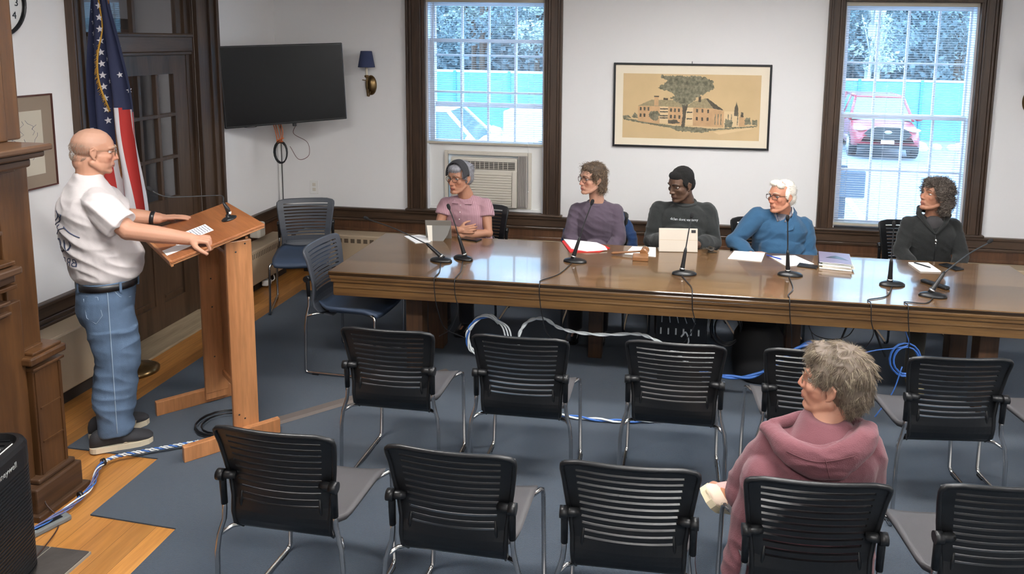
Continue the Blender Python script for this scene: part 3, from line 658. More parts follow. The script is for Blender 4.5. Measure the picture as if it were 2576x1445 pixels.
def chair_meshes():
    zs = [.385, .388, .393, .40, .408, .42, .435, .452, .47, .49, .51, .53]
    for (a, b_) in SLOTS: zs += [a, b_]
    zs += [.845, .86]; zs = sorted(set(round(z, 4) for z in zs))
    ss = [-1, -.9, -.80]+[-.80+1.6*k/12 for k in range(1, 12)]+[.80, .9, 1]
    v = []; f = []
    for z in zs:
        for s in ss: v.append(back_pt(s, z))
    n = len(ss)
    for i in range(len(zs)-1):
        slot = any(abs(zs[i]-round(a, 4)) < 1e-5 for a, b_ in SLOTS)
        for j in range(n-1):
            if slot and -.801 <= ss[j] and ss[j+1] <= .801: continue
            f.append((i*n+j, i*n+j+1, (i+1)*n+j+1, (i+1)*n+j))
    mb = MB(); mb.add(v, f, 0, True); shell = mb.mesh('backrest_shell')
    bm = bmesh.new(); bm.from_mesh(shell); bmesh.ops.recalc_face_normals(bm, faces=bm.faces)
    bmesh.ops.solidify(bm, geom=bm.faces[:], thickness=.010); bm.to_mesh(shell); bm.free()
    mb = MB(); mb.add([q.co for q in shell.vertices], [list(p.vertices) for p in shell.polygons], 0, False)
    # rim
    path = [back_pt(-1, z) for z in (.41, .45, .50, .56, .62, .70, .78, .83)]+[back_pt(-.985, .852), back_pt(-.93, .86)]+[back_pt(-.93+1.86*k/10, .862) for k in range(1, 10)]+[back_pt(.93, .86), back_pt(.985, .852)]+[back_pt(1, z) for z in (.83, .78, .70, .62, .56, .50, .45, .41)]
    mb.tube(path, [.005]+[.009]*(len(path)-2)+[.005], 8)
    for s in (-1, 1): mb.tube([V((s*.155, -.232, .60)), V((s*.160, -.236, .55)), V((s*.163, -.228, .49))], [.003, .007, .003], 6)
    back = mb.mesh('backrest')
    # seat
    mb = MB(); nx, ny = 14, 12; top = []
    def sp(i, j, dz):
        u = -1+2*i/nx; t_ = j/ny; y = -.20+.435*t_
        hw = .222-.045*max(0, (.25-t_)/.25)**2-.012*max(0, (t_-.85)/.15)**2
        z = .452+.022*abs(u)**3*(1-.3*t_)-.028*max(0, (t_-.72)/.28)**2+.020*max(0, (.15-t_)/.15)
        return V((u*hw, y, z+dz))
    for dz in (0, -.030):
        for j in range(ny+1):
            for i in range(nx+1): top.append(sp(i, j, dz) if dz == 0 else sp(i, j, 0)*1+V((-.012*(-1+2*i/nx), 0, dz)))
    N_ = (nx+1)*(ny+1); F = []
    for j in range(ny):
        for i in range(nx):
            a = j*(nx+1)+i; F.append((a, a+1, a+nx+2, a+nx+1)); F.append((N_+a, N_+a+nx+1, N_+a+nx+2, N_+a+1))
    for i in range(nx): F.append((i, N_+i, N_+i+1, i+1)); a = ny*(nx+1)+i; F.append((a, a+1, N_+a+1, N_+a))
    for j in range(ny): a = j*(nx+1); F.append((a, a+nx+1, N_+a+nx+1, N_+a)); a += nx; F.append((a, N_+a, N_+a+nx+1, a+nx+1))
    mb.add(top, F, 0, True); mb.box(-.15, .15, -.15, .17, .405, .428, 0, bev=.008); seat = mb.mesh('seat')
    out = {'backrest': back, 'seat': seat}
    for s, nm in ((-1, 'l'), (1, 'r')):
        mb = MB(); P = [(s*.222, -.248, .575), (s*.223, -.246, .51), (s*.228, -.244, .47), (s*.246, -.252, .41), (s*.254, -.258, .34), (s*.258, -.266, .03), (s*.258, -.258, .014), (s*.257, -.238, .011), (s*.250, .19, .011), (s*.248, .212, .014), (s*.245, .226, .03), (s*.236, .236, .40), (s*.233, .232, .425), (s*.226, .215, .434), (s*.15, .10, .420)]
        mb.tube(P, .0098, 8); mb.tube([(s*.250, -.250, .405), (s*.222, -.205, .415), (s*.14, -.14, .405)], .0085, 8); out['side_frame_'+nm] = mb.mesh('side_frame')
        mb = MB(); mb.tube([(s*.222, -.254, .655), (s*.222, -.252, .64), (s*.222, -.247, .535)], [.011, .0135, .0125], 10)
        mb.tube([(s*.170, -.246, .655), (s*.190, -.252, .656), (s*.232, -.256, .656)], [.014, .016, .016], 10); mb.tube([(s*.210, -.256, .656), (s*.238, -.256, .656)], .0215, 14); out['pivot_'+nm] = mb.mesh('arm_pivot')
        out['glide_'+nm] = MB().box(s*.257-.012, s*.257+.012, -.215, -.165, .0, .012, bev=.003).mesh('floor_glide'); out['glidf_'+nm] = MB().box(s*.251-.012, s*.251+.012, .15, .20, 0, .012, bev=.003).mesh('floor_glide')
    return out
CH = chair_meshes()
for k, me in CH.items():
    me.materials.append(M_chrome if 'frame' in k else M_seat if k == 'seat' else M_black)
CHB = {k: me.copy() for k, me in CH.items()}
CHB['seat'].materials[0] = M_seatb
CHB['backrest'].materials[0] = mat('chair_back_bluish_reflection', srgb(72, 76, 84), .4, bump=.08, bscale=500)  # bluish reflection on the far chairs, put into the back colour
def chair(label, x, y, rz, group, blue=False, zf=.0075):
    src = CHB if blue else CH
    r = thing('stacking_chair', label, 'chair', (x, y, zf), rz, group)
    for k, me in src.items():
        nm = {'backrest': 'backrest', 'seat': 'seat', 'side_frame_l': 'side_frame', 'side_frame_r': 'side_frame', 'pivot_l': 'arm_pivot', 'pivot_r': 'arm_pivot', 'glide_l': 'floor_glide', 'glide_r': 'floor_glide', 'glidf_l': 'floor_glide', 'glidf_r': 'floor_glide'}[k]
        c = bpy.data.objects.new(nm, me); COL.objects.link(c); c.parent = r
    return r
def chair_from_top(label, ax, ay, bx, by, group, **k):
    """(ax,ay)-(bx,by): left and right corner of the back's top edge seen from behind"""
    rz = math.atan2(by-ay, bx-ax); mx, my = (ax+bx)/2, (ay+by)/2
    off = V((0, .27)); c, s = math.cos(rz), math.sin(rz)
    return chair(label, mx-s*.27, my+c*.27, rz, group, **k)
G1, G2, G3 = 'audience chairs in the front of the picture', 'audience chairs in the row nearest the table', 'chairs of the people behind the table'
chair_from_top('black slatted chair leftmost in the nearest row, in front of the lectern foot', 2.190, -4.47, 2.655, -4.485, G1)
chair_from_top('black slatted chair second from the left in the nearest row', 2.852, -4.49, 3.325, -4.505, G1)
chair_from_top('black slatted chair to the left of the woman in the pink hoodie', 3.481, -4.49, 3.951, -4.485, G1)
chair_from_top('black slatted chair under the woman in the pink hoodie', 4.100, -4.49, 4.570, -4.465, G1)
chair_from_top('black slatted chair cut off at the bottom right corner', 4.735, -4.43, 5.20, -4.38, G1)
chair_from_top('black slatted chair at the left end of the row nearest the table', 2.236, -3.494, 2.706, -3.498, G2)
chair_from_top('black slatted chair second from the left in the row nearest the table', 2.895, -3.47, 3.365, -3.471, G2)
chair_from_top('black slatted chair in the row nearest the table, left of the blue cable', 3.638, -3.413, 4.108, -3.417, G2)
chair_from_top('black slatted chair half hidden behind the grey haired head', 4.292, -3.40, 4.758, -3.375, G2)
chair_from_top('black slatted chair right of the grey haired head, in the row nearest the table', 4.945, -3.385, 5.405, -3.335, G2)
chair_from_top('black chair of which only the seat corner shows at the right edge', 5.60, -3.31, 6.06, -3.24, G2)
# chair by the corner faces the room; chair at the table end faces the table
chair('slatted chair with painted bluish reflection and blue seat in the room corner', .77, -1.05, PI+.36, 'empty chairs by the wall', blue=True, zf=.0075)
chair('chair with painted bluish reflection pushed against the left end of the long table', 1.69, -2.05, -PI/2-.06, 'empty chairs by the wall', blue=True)
for lab, x, y, rz in (('grey chair under the woman in the pink shirt', 2.23, -.98, PI), ('grey chair with a blue jacket, under the woman in purple', 3.25, -.98, PI),
                      ('chair under the man in the black sweatshirt', 3.94, -.98, PI), ('dark chair under the white haired man', 4.60, -.98, PI+.15), ('grey chair under the curly haired woman in black', 5.76, -.86, PI)):
    chair(lab, x, y, rz, G3)

# ================================================================ TABLE
TX0, TX1, TY0, TY1 = 1.62, 6.22, -2.36, -1.35
tb = thing('conference_table', 'long polished brown wooden conference table with the microphones on it', 'table', (TX0, TY0, 0.0075))
LX, LY = TX1-TX0, TY1-TY0
mb = MB(); mb.box(0, LX, 0, LY, .726, .7525, bev=.007); mb.build('tabletop', M_table, tb)
mb = MB(); mb.box(.004, LX-.004, .004, LY-.004, .700, .7275, bev=.008)
mb.box(.012, LX-.012, .012, LY-.012, .678, .702, bev=.005)
mb.build('top_edge', M_table_e, tb)
mb = MB(); mb.box(.03, LX-.03, .022, .05, .585, .682, bev=.003); mb.box(.03, LX-.03, .016, .05, .640, .652, bev=.003); mb.box(.03, LX-.03, LY-.05, LY-.022, .585, .682); mb.box(.022, .05, .03, LY-.03, .585, .682); mb.box(LX-.05, LX-.022, .03, LY-.03, .585, .682); mb.build('apron', M_table_e, tb)
for x in (.47, LX-.50):
    for y in (.16, .62): MB().box(x, x+.115, y, y+.115, 0, .69, bev=.006).build('leg', M_table_l, tb)
for x in (LX*.36, LX*.66): MB().box(x, x+.1, LY-.36, LY-.26, 0, .69, bev=.006).build('leg', M_table_l, tb)
mb = MB(); mb.box(-.1+.5, LX-.4, LY/2-.04, LY/2+.04, .60, .68); mb.build('centre_beam', M_table_l, tb)
TZ = .76

# ================================================================ TABLE MICROPHONES
M_foam = mat('mic_foam', srgb(30, 30, 32), .95, bump=.6, bscale=600); M_goose = mat('gooseneck', srgb(58, 60, 62), .35, .4)
mics = [(2.290, -2.00, 1.66, -1.85, 1.005, 'left', 'table microphone with the long neck bent far to the left, leftmost base', (2.345, .0)),
        (2.425, -1.93, 2.31, -1.95, 1.150, 'left', 'table microphone in front of the woman in the pink shirt', (2.48, 0)),
        (3.171, -1.84, 3.30, -1.80, 1.195, 'up', 'table microphone in front of the woman in purple', (3.03, 0)),
        (3.920, -1.99, 3.975, -1.95, 1.170, 'up', 'table microphone in front of the white tablet', (3.98, 0)),
        (4.618, -1.88, 4.585, -1.95, 1.180, 'up', 'table microphone in front of the white haired man', (4.56, 0)),
        (5.241, -1.97, 5.225, -2.02, 1.190, 'up', 'table microphone standing in the window reflection', (5.03, 0)),
        (5.430, -2.15, 5.84, -1.95, 1.085, 'right', 'table microphone with the neck bent right, rightmost base', (5.24, 0))]
CL = ['leftmost microphone', 'second microphone from the left', 'third microphone, by the red folder', 'fourth microphone, by the white tablet', 'fifth microphone, by the notebooks', 'second microphone from the right', 'rightmost microphone']
for i, (bx, by, hx, hy, hz, dr_, lab, cab) in enumerate(mics):
    r = thing('table_microphone', lab, 'microphone', (bx, by, TZ), 0, 'gooseneck microphones on the table')
    rot = {0: 2.9, 1: 2.6, 2: -.1, 3: .15, 4: .0, 5: .2, 6: -.1}[i]
    # shield-shaped base
    prof = []
    for k in range(28):
        a = 2*PI*k/28; rr = .062+.014*math.cos(a)+.010*math.cos(2*a); prof.append((rr*math.cos(a)*1.15, rr*math.sin(a)*.85))
    P = []
    for (sc_, z) in ((1.0, 0), (1.0, .008), (.86, .017), (.55, .024), (.25, .028)):
        for (x, y) in prof: c, s = math.cos(rot), math.sin(rot); P.append(((x*c-y*s)*sc_, (x*s+y*c)*sc_, z))
    F = []
    for q in range(4):
        for k in range(28): F.append((q*28+k, q*28+(k+1) % 28, (q+1)*28+(k+1) % 28, (q+1)*28+k))
    F.append([4*28+k for k in range(28)]); F.append([k for k in range(28)][::-1])
    mb = MB(); mb.add(P, F, 0, True); mb.build('base', M_black, r)
    head = V((hx-bx, hy-by, hz-TZ)); d = head.normalized()
    h0 = V((0, 0, .02)); lean = V((d.x*.55, d.y*.55, d.z)).normalized() if abs(head.x) > .3 else d
    h1 = h0+lean*.15
    mb = MB(); mb.tube([h0, h0+lean*.02, h0+lean*.05, h1-lean*.01, h1+lean*.012], [.018, .0165, .014, .011, .006], 10); mb.build('handle', M_black, r)
    mb = MB(); mb.lathe([(.0185, 0), (.0185, .012)], h0+lean*.012, 14, axis=lean); mb.build('ring', M_silver, r)
    mid = h1+(head-h1)*.5+V((0, 0, .012)); path = smooth_path([h1, mid, head-d*.03], 8)
    MB().tube(path, .0042, 8).build('gooseneck', M_goose, r)
    hd = (head-path[-3]).normalized(); mb = MB(); mb.tube([head-hd*.04, head-hd*.03, head-hd*.02, head-hd*.004, head+hd*.004], [.006, .010, .0125, .0115, .006], 12); mb.build('mic_head', M_foam, r)
    cx, cz = cab
    pts = [(bx, by-.055, TZ+.006), ((bx+cx)/2+.02, (by+TY0)/2-.05, TZ+.0045), (cx, TY0+.06, TZ+.0045), (cx, TY0+.01, TZ+.004), (cx, TY0-.012, TZ-.02), (cx+.005, TY0-.016, .66), (cx+.02, TY0-.012, .56), (cx+.05*(-1)**i, TY0+.06, .40), (cx+.16*(-1)**i, TY0+.16, .30)]
    mb = MB(); mb.tube(smooth_path(pts, 6), .0032, 6); tag(mb.build('microphone_cable', M_black2, None), 'thin black cable over the table edge from the ' + CL[i], 'cable', 'microphone cables over the table edge')

# ================================================================ THINGS ON THE TABLE
def flat(name, pts, z0, z1, m, label, cat, parent=None, group=None):
    mb = MB(); mb.prism([(p[0], p[1]) for p in pts], z1-z0); mb.v = [(p[0], p[1], p[2]+z0) for p in mb.v]
    bm = bmesh.new(); me = mb.mesh(name); bm.from_mesh(me); bmesh.ops.recalc_face_normals(bm, faces=bm.faces); bm.to_mesh(me); bm.free()
    o = link(name, me, m, parent)
    if label: tag(o, label, cat, group)
    return o
z = TZ+.0008
flat('papers', [(1.80, -1.43), (1.95, -1.60), (2.05, -1.55), (2.04, -1.48), (1.98, -1.40), (1.90, -1.37)], z, z+.004, M_paper, 'loose white sheets at the left far corner of the table', 'paper')
t_ = thing('folded_tablet', 'grey tablet in a folded stand cover beside the woman in pink', 'tablet', (2.085, -1.475, TZ), .15)
mb = MB(); M_ = Matrix.Translation((0, .05, 0)) @ Matrix.Rotation(math.radians(16), 4, 'X'); mb.box(-.098, .098, -.004, .004, 0, .158, M=M_, bev=.003); mb.build('tablet_body', mat('tablet_grey', srgb(132, 128, 122), .35, .3), t_)
mb = MB(); M_ = Matrix.Translation((0, -.030, 0)) @ Matrix.Rotation(math.radians(-22), 4, 'X'); mb.prism([(-.05, 0), (.045, 0), (.075, .045), (.098, .12), (.10, .145), (-.06, .145)], .004, M=M_ @ Matrix(((1, 0, 0, 0), (0, 0, 1, 0), (0, 1, 0, 0), (0, 0, 0, 1)))); mb.build('folding_cover', mat('cover_grey', srgb(112, 110, 106), .6), t_)
mb = MB(); M_ = Matrix.Translation((0, -.036, 0)) @ Matrix.Rotation(math.radians(-22), 4, 'X'); mb.prism([(-.065, .0), (-.035, 0), (-.045, .12), (-.085, .12)], .003, M=M_ @ Matrix(((1, 0, 0, 0), (0, 0, 1, 0), (0, 1, 0, 0), (0, 0, 0, 1)))); mb.build('white_flap', M_ac, t_)
def phone(x, y, rz, label, L=.15, W=.075):
    r = thing('smartphone', label, 'phone', (x, y, TZ), rz, 'phones on the table')
    MB().box(-W/2, W/2, -L/2, L/2, 0.0008, .010, bev=.003).build('case', M_black2, r); MB().box(-W/2+.005, W/2-.005, -L/2+.006, L/2-.006, .0095, .0108).build('screen', M_tv, r)
phone(2.33, -1.42, 1.25, 'black smartphone in front of the woman with crossed arms'); phone(5.78, -1.49, .5, 'black smartphone to the right of the small notepad'); phone(4.785, -1.655, 1.2, 'black smartphone between the papers and the notebooks', .13)
flat('red_folder', [(3.02, -1.34), (3.12, -1.625), (3.33, -1.58), (3.40, -1.46), (3.33, -1.38), (3.06, -1.30)], z, z+.006, M_red, 'bright red folder under the white papers by the woman in purple', 'folder')
flat('papers', [(3.03, -1.31), (3.12, -1.55), (3.24, -1.60), (3.385, -1.53), (3.36, -1.45), (3.29, -1.36)], z+.0062, z+.013, M_paper, 'white papers stacked on the red folder', 'paper')
flat('papers', [(3.515, -1.60), (3.56, -1.38), (3.735, -1.375), (3.74, -1.62)], z, z+.003, M_paper, 'white sheets lying under the gavel', 'paper')
M_gav = wood('gavel_wood', srgb(110, 70, 40), srgb(152, 106, 66), 'x', 20, .35, coat=.3)
gb = thing('gavel_block', 'square wooden sound block below the gavel', 'sound block', (3.635, -1.70, TZ)); MB().box(-.055, .055, -.05, .05, .0008, .032, bev=.005).build('block', M_gav, gb)
gv = thing('gavel', 'wooden gavel with a thin handle and pale metal band', 'gavel', (3.66, -1.60, TZ+.005), .12)
mb = MB(); mb.lathe([(.018, -.045), (.028, -.042), (.028, -.028), (.024, -.024), (.026, 0), (.024, .024), (.028, .028), (.028, .042), (.018, .045)], (0, 0, .028), 20, axis=(.25, 1, .0)); mb.build('head', M_gav, gv)
mb = MB(); mb.lathe([(.0285, -.006), (.0285, .006)], (.008, .034, .028), 20, axis=(.25, 1, 0)); mb.build('band', M_silver, gv)
mb = MB(); mb.tube([(-.02, 0, .028), (-.09, 0, .022), (-.18, 0, .014), (-.225, 0, .010), (-.24, 0, .009)], [.006, .0075, .009, .010, .005], 10); mb.build('handle', M_gav, gv)
ip = thing('white_tablet', 'white cased tablet standing upright in front of the man in black', 'tablet', (3.90, -1.46, TZ), .12)
Mi = Matrix.Translation((0, .0, .001)) @ Matrix.Rotation(math.radians(-14), 4, 'X')
mb = MB(); mb.box(-.142, .142, -.005, .005, 0, .172, M=Mi, bev=.004); mb.build('case', mat('tablet_case_white', srgb(190, 180, 166), .5), ip)
mb = MB(); mb.box(-.142, .142, -.0065, -.004, .085, .088, M=Mi); mb.build('fold_line', M_beige, ip)
mb = MB(); mb.box(.095, .128, -.0085, -.004, .140, .162, M=Mi, bev=.004); mb.build('camera', M_black2, ip)
MB().box(-.142, .142, .0, .10, 0.0005, .006, bev=.002).build('stand', M_ac, ip)
kr = thing('key_ring', 'bunch of keys beside the white tablet', 'keys', (4.125, -1.43, TZ)); random.seed(3)
mb = MB()
for k in range(7):
    a = k*.9; M_ = Matrix.Translation((.012*math.cos(a), .02*math.sin(a), .006+.007*k)) @ Matrix.Rotation(a, 4, 'Z') @ Matrix.Rotation(.5*math.sin(k), 4, 'X'); mb.box(-.008, .045, -.008, .008, -.001, .001, M=M_); mb.lathe([(.011, 0), (.011, .002)], M_ @ V((-.01, 0, 0)), 12)
mb.build('keys', mat('key_metal', srgb(92, 84, 72), .35, .8), kr); MB().tube([(.03*math.cos(a*.5), .03*math.sin(a*.5), .03+.008*math.sin(a)) for a in range(13)], .0022, 6, closed=False).build('ring', M_silver, kr)
flat('papers', [(4.31, -1.365), (4.53, -1.375), (4.48, -1.60), (4.25, -1.57)], z, z+.005, M_paper, 'white paper pad in front of the blue jacket sleeve', 'paper')
flat('papers', [(4.55, -1.45), (4.74, -1.40), (4.84, -1.59), (4.64, -1.69)], z, z+.004, M_paper, 'white sheets under the pen, behind the fifth microphone', 'paper')
pn = thing('pen', 'blue pen lying across the corner of white sheets', 'pen', (4.585, -1.50, TZ+.010), -.75)
MB().tube([(-.075, 0, 0), (-.07, 0, 0), (.05, 0, 0), (.062, 0, 0)], [.002, .0045, .0045, .001], 8).build('barrel', mat('pen_blue', srgb(30, 60, 160), .3), pn); MB().tube([(.045, 0, 0), (.06, 0, 0), (.07, 0, 0)], [.0048, .003, .0006], 8).build('tip', M_silver, pn)
# notebooks
random.seed(8)
bk = [(.0, .21, .27, .012, srgb(224, 220, 206), 'pale bottom notebook of the stack'), (.05, .21, .265, .010, srgb(210, 190, 150), 'tan notebook, second from the bottom of the stack'), (-.03, .205, .27, .012, srgb(226, 224, 220), 'white spiral notebook in the middle of the stack'), (.02, .20, .26, .010, srgb(120, 150, 90), 'green edged notebook near the top of the stack'), (.0, .21, .27, .008, srgb(122, 112, 134), 'purple grey magazine on top of the notebook stack')]
zz = TZ+.001
for (a, W_, L_, h, c, lab) in bk:
    r = thing('notebook', lab, 'notebook', (4.985+random.uniform(-.008, .008), -1.575, zz), -.16+a+PI/2*0, 'stack of notebooks on the table')
    MB().box(-W_/2, W_/2, -L_/2, L_/2, 0, h-.001, bev=.002).build('cover', mat('notebook_cover', c, .4), r)
    MB().box(-W_/2+.004, W_/2+.0006, -L_/2-.0006, L_/2-.004, .002, h-.003).build('pages', M_paper, r)
    if 'spiral' in lab or 'green' in lab:
        mb = MB()
        for k in range(22): mb.tube([(-W_/2+.006*math.cos(t_*1.05), -L_/2+.012+k*.0115, h/2+.006*math.sin(t_*1.05)) for t_ in range(7)], .0012, 4)
        mb.build('spiral', M_black2, r)
    if 'magazine' in lab:
        MB().prism([(-.06, -.02), (-.02, .03), (.01, .05), (.05, .01), (.09, -.05), (.02, -.03), (-.03, -.02)], .0006, M=Matrix.Translation((0, 0, h-.001))).build('cover_print', M_black2, r)
    zz += h
npd = thing('notepad', 'small white notepad with a black pen on it at the right', 'notepad', (5.59, -1.53, TZ), .10)
MB().box(-.07, .07, -.10, .10, 0.0008, .009, bev=.001).build('pages', M_paper, npd)
pn = thing('pen', 'black pen lying on the small notepad', 'pen', (5.585, -1.52, TZ+.0145), -.95)
MB().tube([(-.075, 0, 0), (-.07, 0, 0), (.05, 0, 0), (.062, 0, 0)], [.002, .005, .005, .001], 8).build('barrel', M_black2, pn)
gc = thing('glasses_case', 'slim black remote control lying beside the rightmost microphone base', 'remote control', (5.53, -1.93, TZ), -.95)
MB().box(-.095, .095, -.022, .022, .0008, .02, bev=.008).build('case', M_black, gc)
mb = MB()
for k in range(5): mb.box(-.07+k*.028, -.056+k*.028, -.008, .008, .019, .0215, bev=.001)
mb.build('buttons', M_goose, gc); gc.name = 'remote_control'

# ================================================================ LECTERN
e_, l_ = V((.669, .743, 0)), V((.743, -.669, 0)); Lc = V((1.27, -2.94, 0))
LR = Matrix(((e_.x, -l_.x, 0, Lc.x), (e_.y, -l_.y, 0, Lc.y), (0, 0, 1, .0078), (0, 0, 0, 1)))   # local x forward, local y = away from camera
lec = thing('lectern', 'tall wooden lectern with a slanted top, speaker standing at it', 'lectern'); lec.location = (Lc.x, Lc.y, .0078); lec.rotation_euler = (0, 0, math.atan2(e_.y, e_.x))
sl = math.atan2(.13, .48)
Mt = Matrix.Translation((-.35, 0, 1.105)) @ Matrix.Rotation(-sl, 4, 'Y')
mb = MB(); mb.box(0, .495, -.345, .345, 0, .014, M=Mt, bev=.003); mb.build('slanted_top', M_lec_t, lec)
mb = MB(); mb.box(.004, .49, -.34, .34, -.012, -.001, M=Mt, bev=.003); mb.box(-.004, .010, -.34, .34, -.02, .016, M=Mt, bev=.003); mb.build('top_edging', M_lec, lec)
BX = -.07
for y in (-.285, .285):
    s = 1 if y > 0 else -1
    mb = MB(); mb.box(BX, BX+.135, y-.014*1, y+.014, .07, 1.16, bev=.003)
    mb.build('side_post', M_lec, lec)
    mb = MB(); mb.box(BX-.27, BX+.24, y+s*.016, y+s*.056, 0, .085, bev=.003); mb.box(BX, BX+.135, y-.012, y+s*.02, 0.03, .08); mb.build('foot', M_lec, lec)
mb = MB(); mb.box(BX+.112, BX+.126, -.271, .271, .20, 1.17); mb.build('front_panel', M_lec, lec)
MB().box(BX+.10, BX+.126, -.271, .271, .17, .20, bev=.002).build('cross_rail', M_lec, lec); MB().box(BX, BX+.10, -.271, .271, 1.09, 1.11).build('cross_rail', M_lec, lec)
mb = MB()
for (x, z) in ((.06, .13), (.03, .16), (.10, 1.14), (.05, 1.10)):
    for y in (-.300, ): mb.ball((x+BX, y, z), .005, seg=8, ry=.4)
for (x, z) in ((.06, .80), (.06, .62), (.06, .30)): mb.ball((x+BX, .270, z), .005, seg=8, ry=.4)
mb.build('screws', M_black2, lec)
LT = Matrix.Translation(lec.location) @ Matrix.Rotation(lec.rotation_euler.z, 4, 'Z') @ Mt   # top surface frame
def on_top(u, v_, h=.014): return LT @ V((u, v_, h))
pp = thing('speech_paper', 'typed white sheet lying on the lectern top', 'paper')
mb = MB(); mb.box(.085, .285, -.115, .055, .0146, .0160, M=LT); mb.build('sheet', M_paper, pp)
mb = MB(); random.seed(2)
for k in range(13):
    u = .27-k*.0135; x = -.10
    while x < .04: L_ = random.uniform(.008, .028); mb.box(u, u+.004, x, min(x+L_, .045), .0160, .0163, M=LT); x += L_+.006
mb.build('typed_lines', M_ink, pp)
p2 = thing('speech_paper', 'white sheet half hidden by the forearm on the lectern top', 'paper'); MB().box(.01, .16, -.235, -.125, .0146, .0158, M=LT).build('sheet', M_paper, p2)
lm = thing('lectern_microphone', 'gooseneck microphone on the lectern reaching back towards the speaker', 'microphone')
b0 = on_top(.40, -.02); T2 = LT.to_3x3()
mb = MB(); mb.lathe([(.042, 0), (.042, .006), (.030, .012), (.014, .018), (.012, .03)], b0, 20, axis=T2 @ V((0, 0, 1))); mb.build('base', M_black, lm)
mb = MB(); mb.lathe([(.0125, 0), (.0125, .014)], b0+V((0, 0, .03)), 14); mb.build('ring', M_paper, lm)
g1 = V((1.217, -2.843, 1.348)); gl = [b0+V((0, 0, .028)), b0+V((-.006, -.004, .06)), b0+V((-.022, -.016, .10))]
MB().tube(gl, [.0125, .013, .007], 10).build('handle', M_black, lm)
gp = [b0+V((-.022, -.016, .10)), V((1.215, -2.845, 1.345)), V((1.17, -2.885, 1.353)), V((1.06, -2.985, 1.362)), V((1.00, -3.035, 1.370)), V((.962, -3.07, 1.395)), V((.938, -3.093, 1.425))]
MB().tube(smooth_path(gp, 6), .004, 8).build('gooseneck', M_goose, lm)
d = (gp[-1]-gp[-2]).normalized(); MB().tube([gp[-1]-d*.02, gp[-1]-d*.01, gp[-1]+d*.008, gp[-1]+d*.018], [.007, .012, .0125, .006], 12).build('mic_head', M_foam, lm)
coil('cable_coil', (1.27, -3.03, .022), .13, 5, .0035, M_black2, 'coil of black cable on the carpet between the lectern feet', 'cable', sx=1.0, ax='xy', jit=.02)

# ================================================================ AIR PURIFIER
ap = thing('air_purifier', 'black tower air purifier with slatted front at the bottom left corner', 'air purifier', (1.085, -4.44, .019), math.radians(14))
W_, D_ = .17, .20
def rr_prof(w, d, r, n=6):
    P = []
    for (cx, cy, a0) in ((w-r, d-r, 0), (-w+r, d-r, 90), (-w+r, -d+r, 180), (w-r, -d+r, 270)):
        for k in range(n+1): a = math.radians(a0+90*k/n); P.append((cx+r*math.cos(a), cy+r*math.sin(a)))
    return P
pr = rr_prof(W_, D_, .11, 8); n = len(pr)
def stack(levels, mi=0):
    mb = MB(); P = []; F = []
    for (s_, z) in levels: P += [(p[0]*s_, p[1]*s_, z) for p in pr]
    for q in range(len(levels)-1):
        for k in range(n): F.append((q*n+k, q*n+(k+1) % n, (q+1)*n+(k+1) % n, (q+1)*n+k))
    F.append([k for k in range(n)][::-1]); F.append([(len(levels)-1)*n+k for k in range(n)])
    return mb.add(P, F, mi, False)
stack([(.94, 0), (1.0, .02), (1.0, .03)]).build('base', M_black, ap)
lv = [(.97, .03)]
z = .035
while z < .485: lv += [(.97, z), (1.0, z+.003), (1.0, z+.008), (.97, z+.011)]; z += .0155
stack(lv+[(.97, .49)]).build('grille', M_black, ap)
stack([(1.0, .49), (1.005, .50), (1.0, .575), (.96, .592), (.88, .600), (.84, .600), (.80, .575)]).build('top_housing', M_black, ap)
mb = MB()
for k in range(9): mb.box(-.09, .09, -.13+k*.034, -.125+k*.034, .574, .582)
mb.build('air_outlet', M_black2, ap)
mb = MB(); mb.box(.095, .125, -.10, .05, .598, .603, bev=.002)
mb.build('control_panel', M_goose, ap)
mb = MB()
for k in range(4): mb.box(.099, .121, -.09+k*.034, -.068+k*.034, .6025, .6045, bev=.001)
mb.box(.137, .140, -.12, .08, .599, .602); mb.build('buttons', M_white, ap)
Mx = Matrix(((0, 0, 1, .1712), (1, 0, 0, -.03), (0, 1, 0, .532), (0, 0, 0, 1)))
text_part('brand_plate', 'Honeywell', .034, mat('logo_grey', srgb(150, 152, 150), .4), Mx, ap)
# ================================================================ FLAG
fl = thing('flag_stand', 'indoor flag pole and flag standing beside the door behind the speaker', 'flag', (.21, -2.44, 0.0))
mb = MB(); mb.lathe([(.135, 0), (.135, .02), (.11, .035), (.05, .05), (.03, .07), (.02, .09), (.018, .12)], (.06, 0, .0), 28); mb.build('base', M_brass, fl)
MB().tube([(.06, 0, .1), (.03, 0, 1.3), (.01, 0, 2.75)], .013, 10).build('pole', M_gav, fl)
M_fr, M_fw, M_fb = mat('flag_red', srgb(176, 48, 44), .8, bump=.1, bscale=300), mat('flag_white', srgb(206, 202, 206), .8, bump=.1, bscale=300), mat('flag_blue', srgb(36, 42, 72), .8, bump=.1, bscale=300)
def sstep(a, b_, x): t_ = max(0, min(1, (x-a)/(b_-a))); return t_*t_*(3-2*t_)
def flag_pt(u, z):
    """u 0..1 across the hanging cloth, local to the stand"""
    tl = .165-.075*sstep(2.7, 1.8, z)-.0*z; wl = .035+.05*sstep(2.7, 2.2, z)+.16*sstep(2.55, 1.75, z)+.05*sstep(1.7, 1.0, z)
    x = -.21+tl+(wl+.03)*u*1.02+.03*sstep(1.8, 1.1, z)
    amp = .018+.022*sstep(2.6, 1.8, z)
    y = -.035+amp*math.sin(u*2*PI*2.6+.6*math.sin(z*2.3))-.02*math.cos(u*PI)+.006*math.sin(u*31+z*5)
    x += .007*math.sin(u*2*PI*2.6+1.2)
    return V((x, y, z))
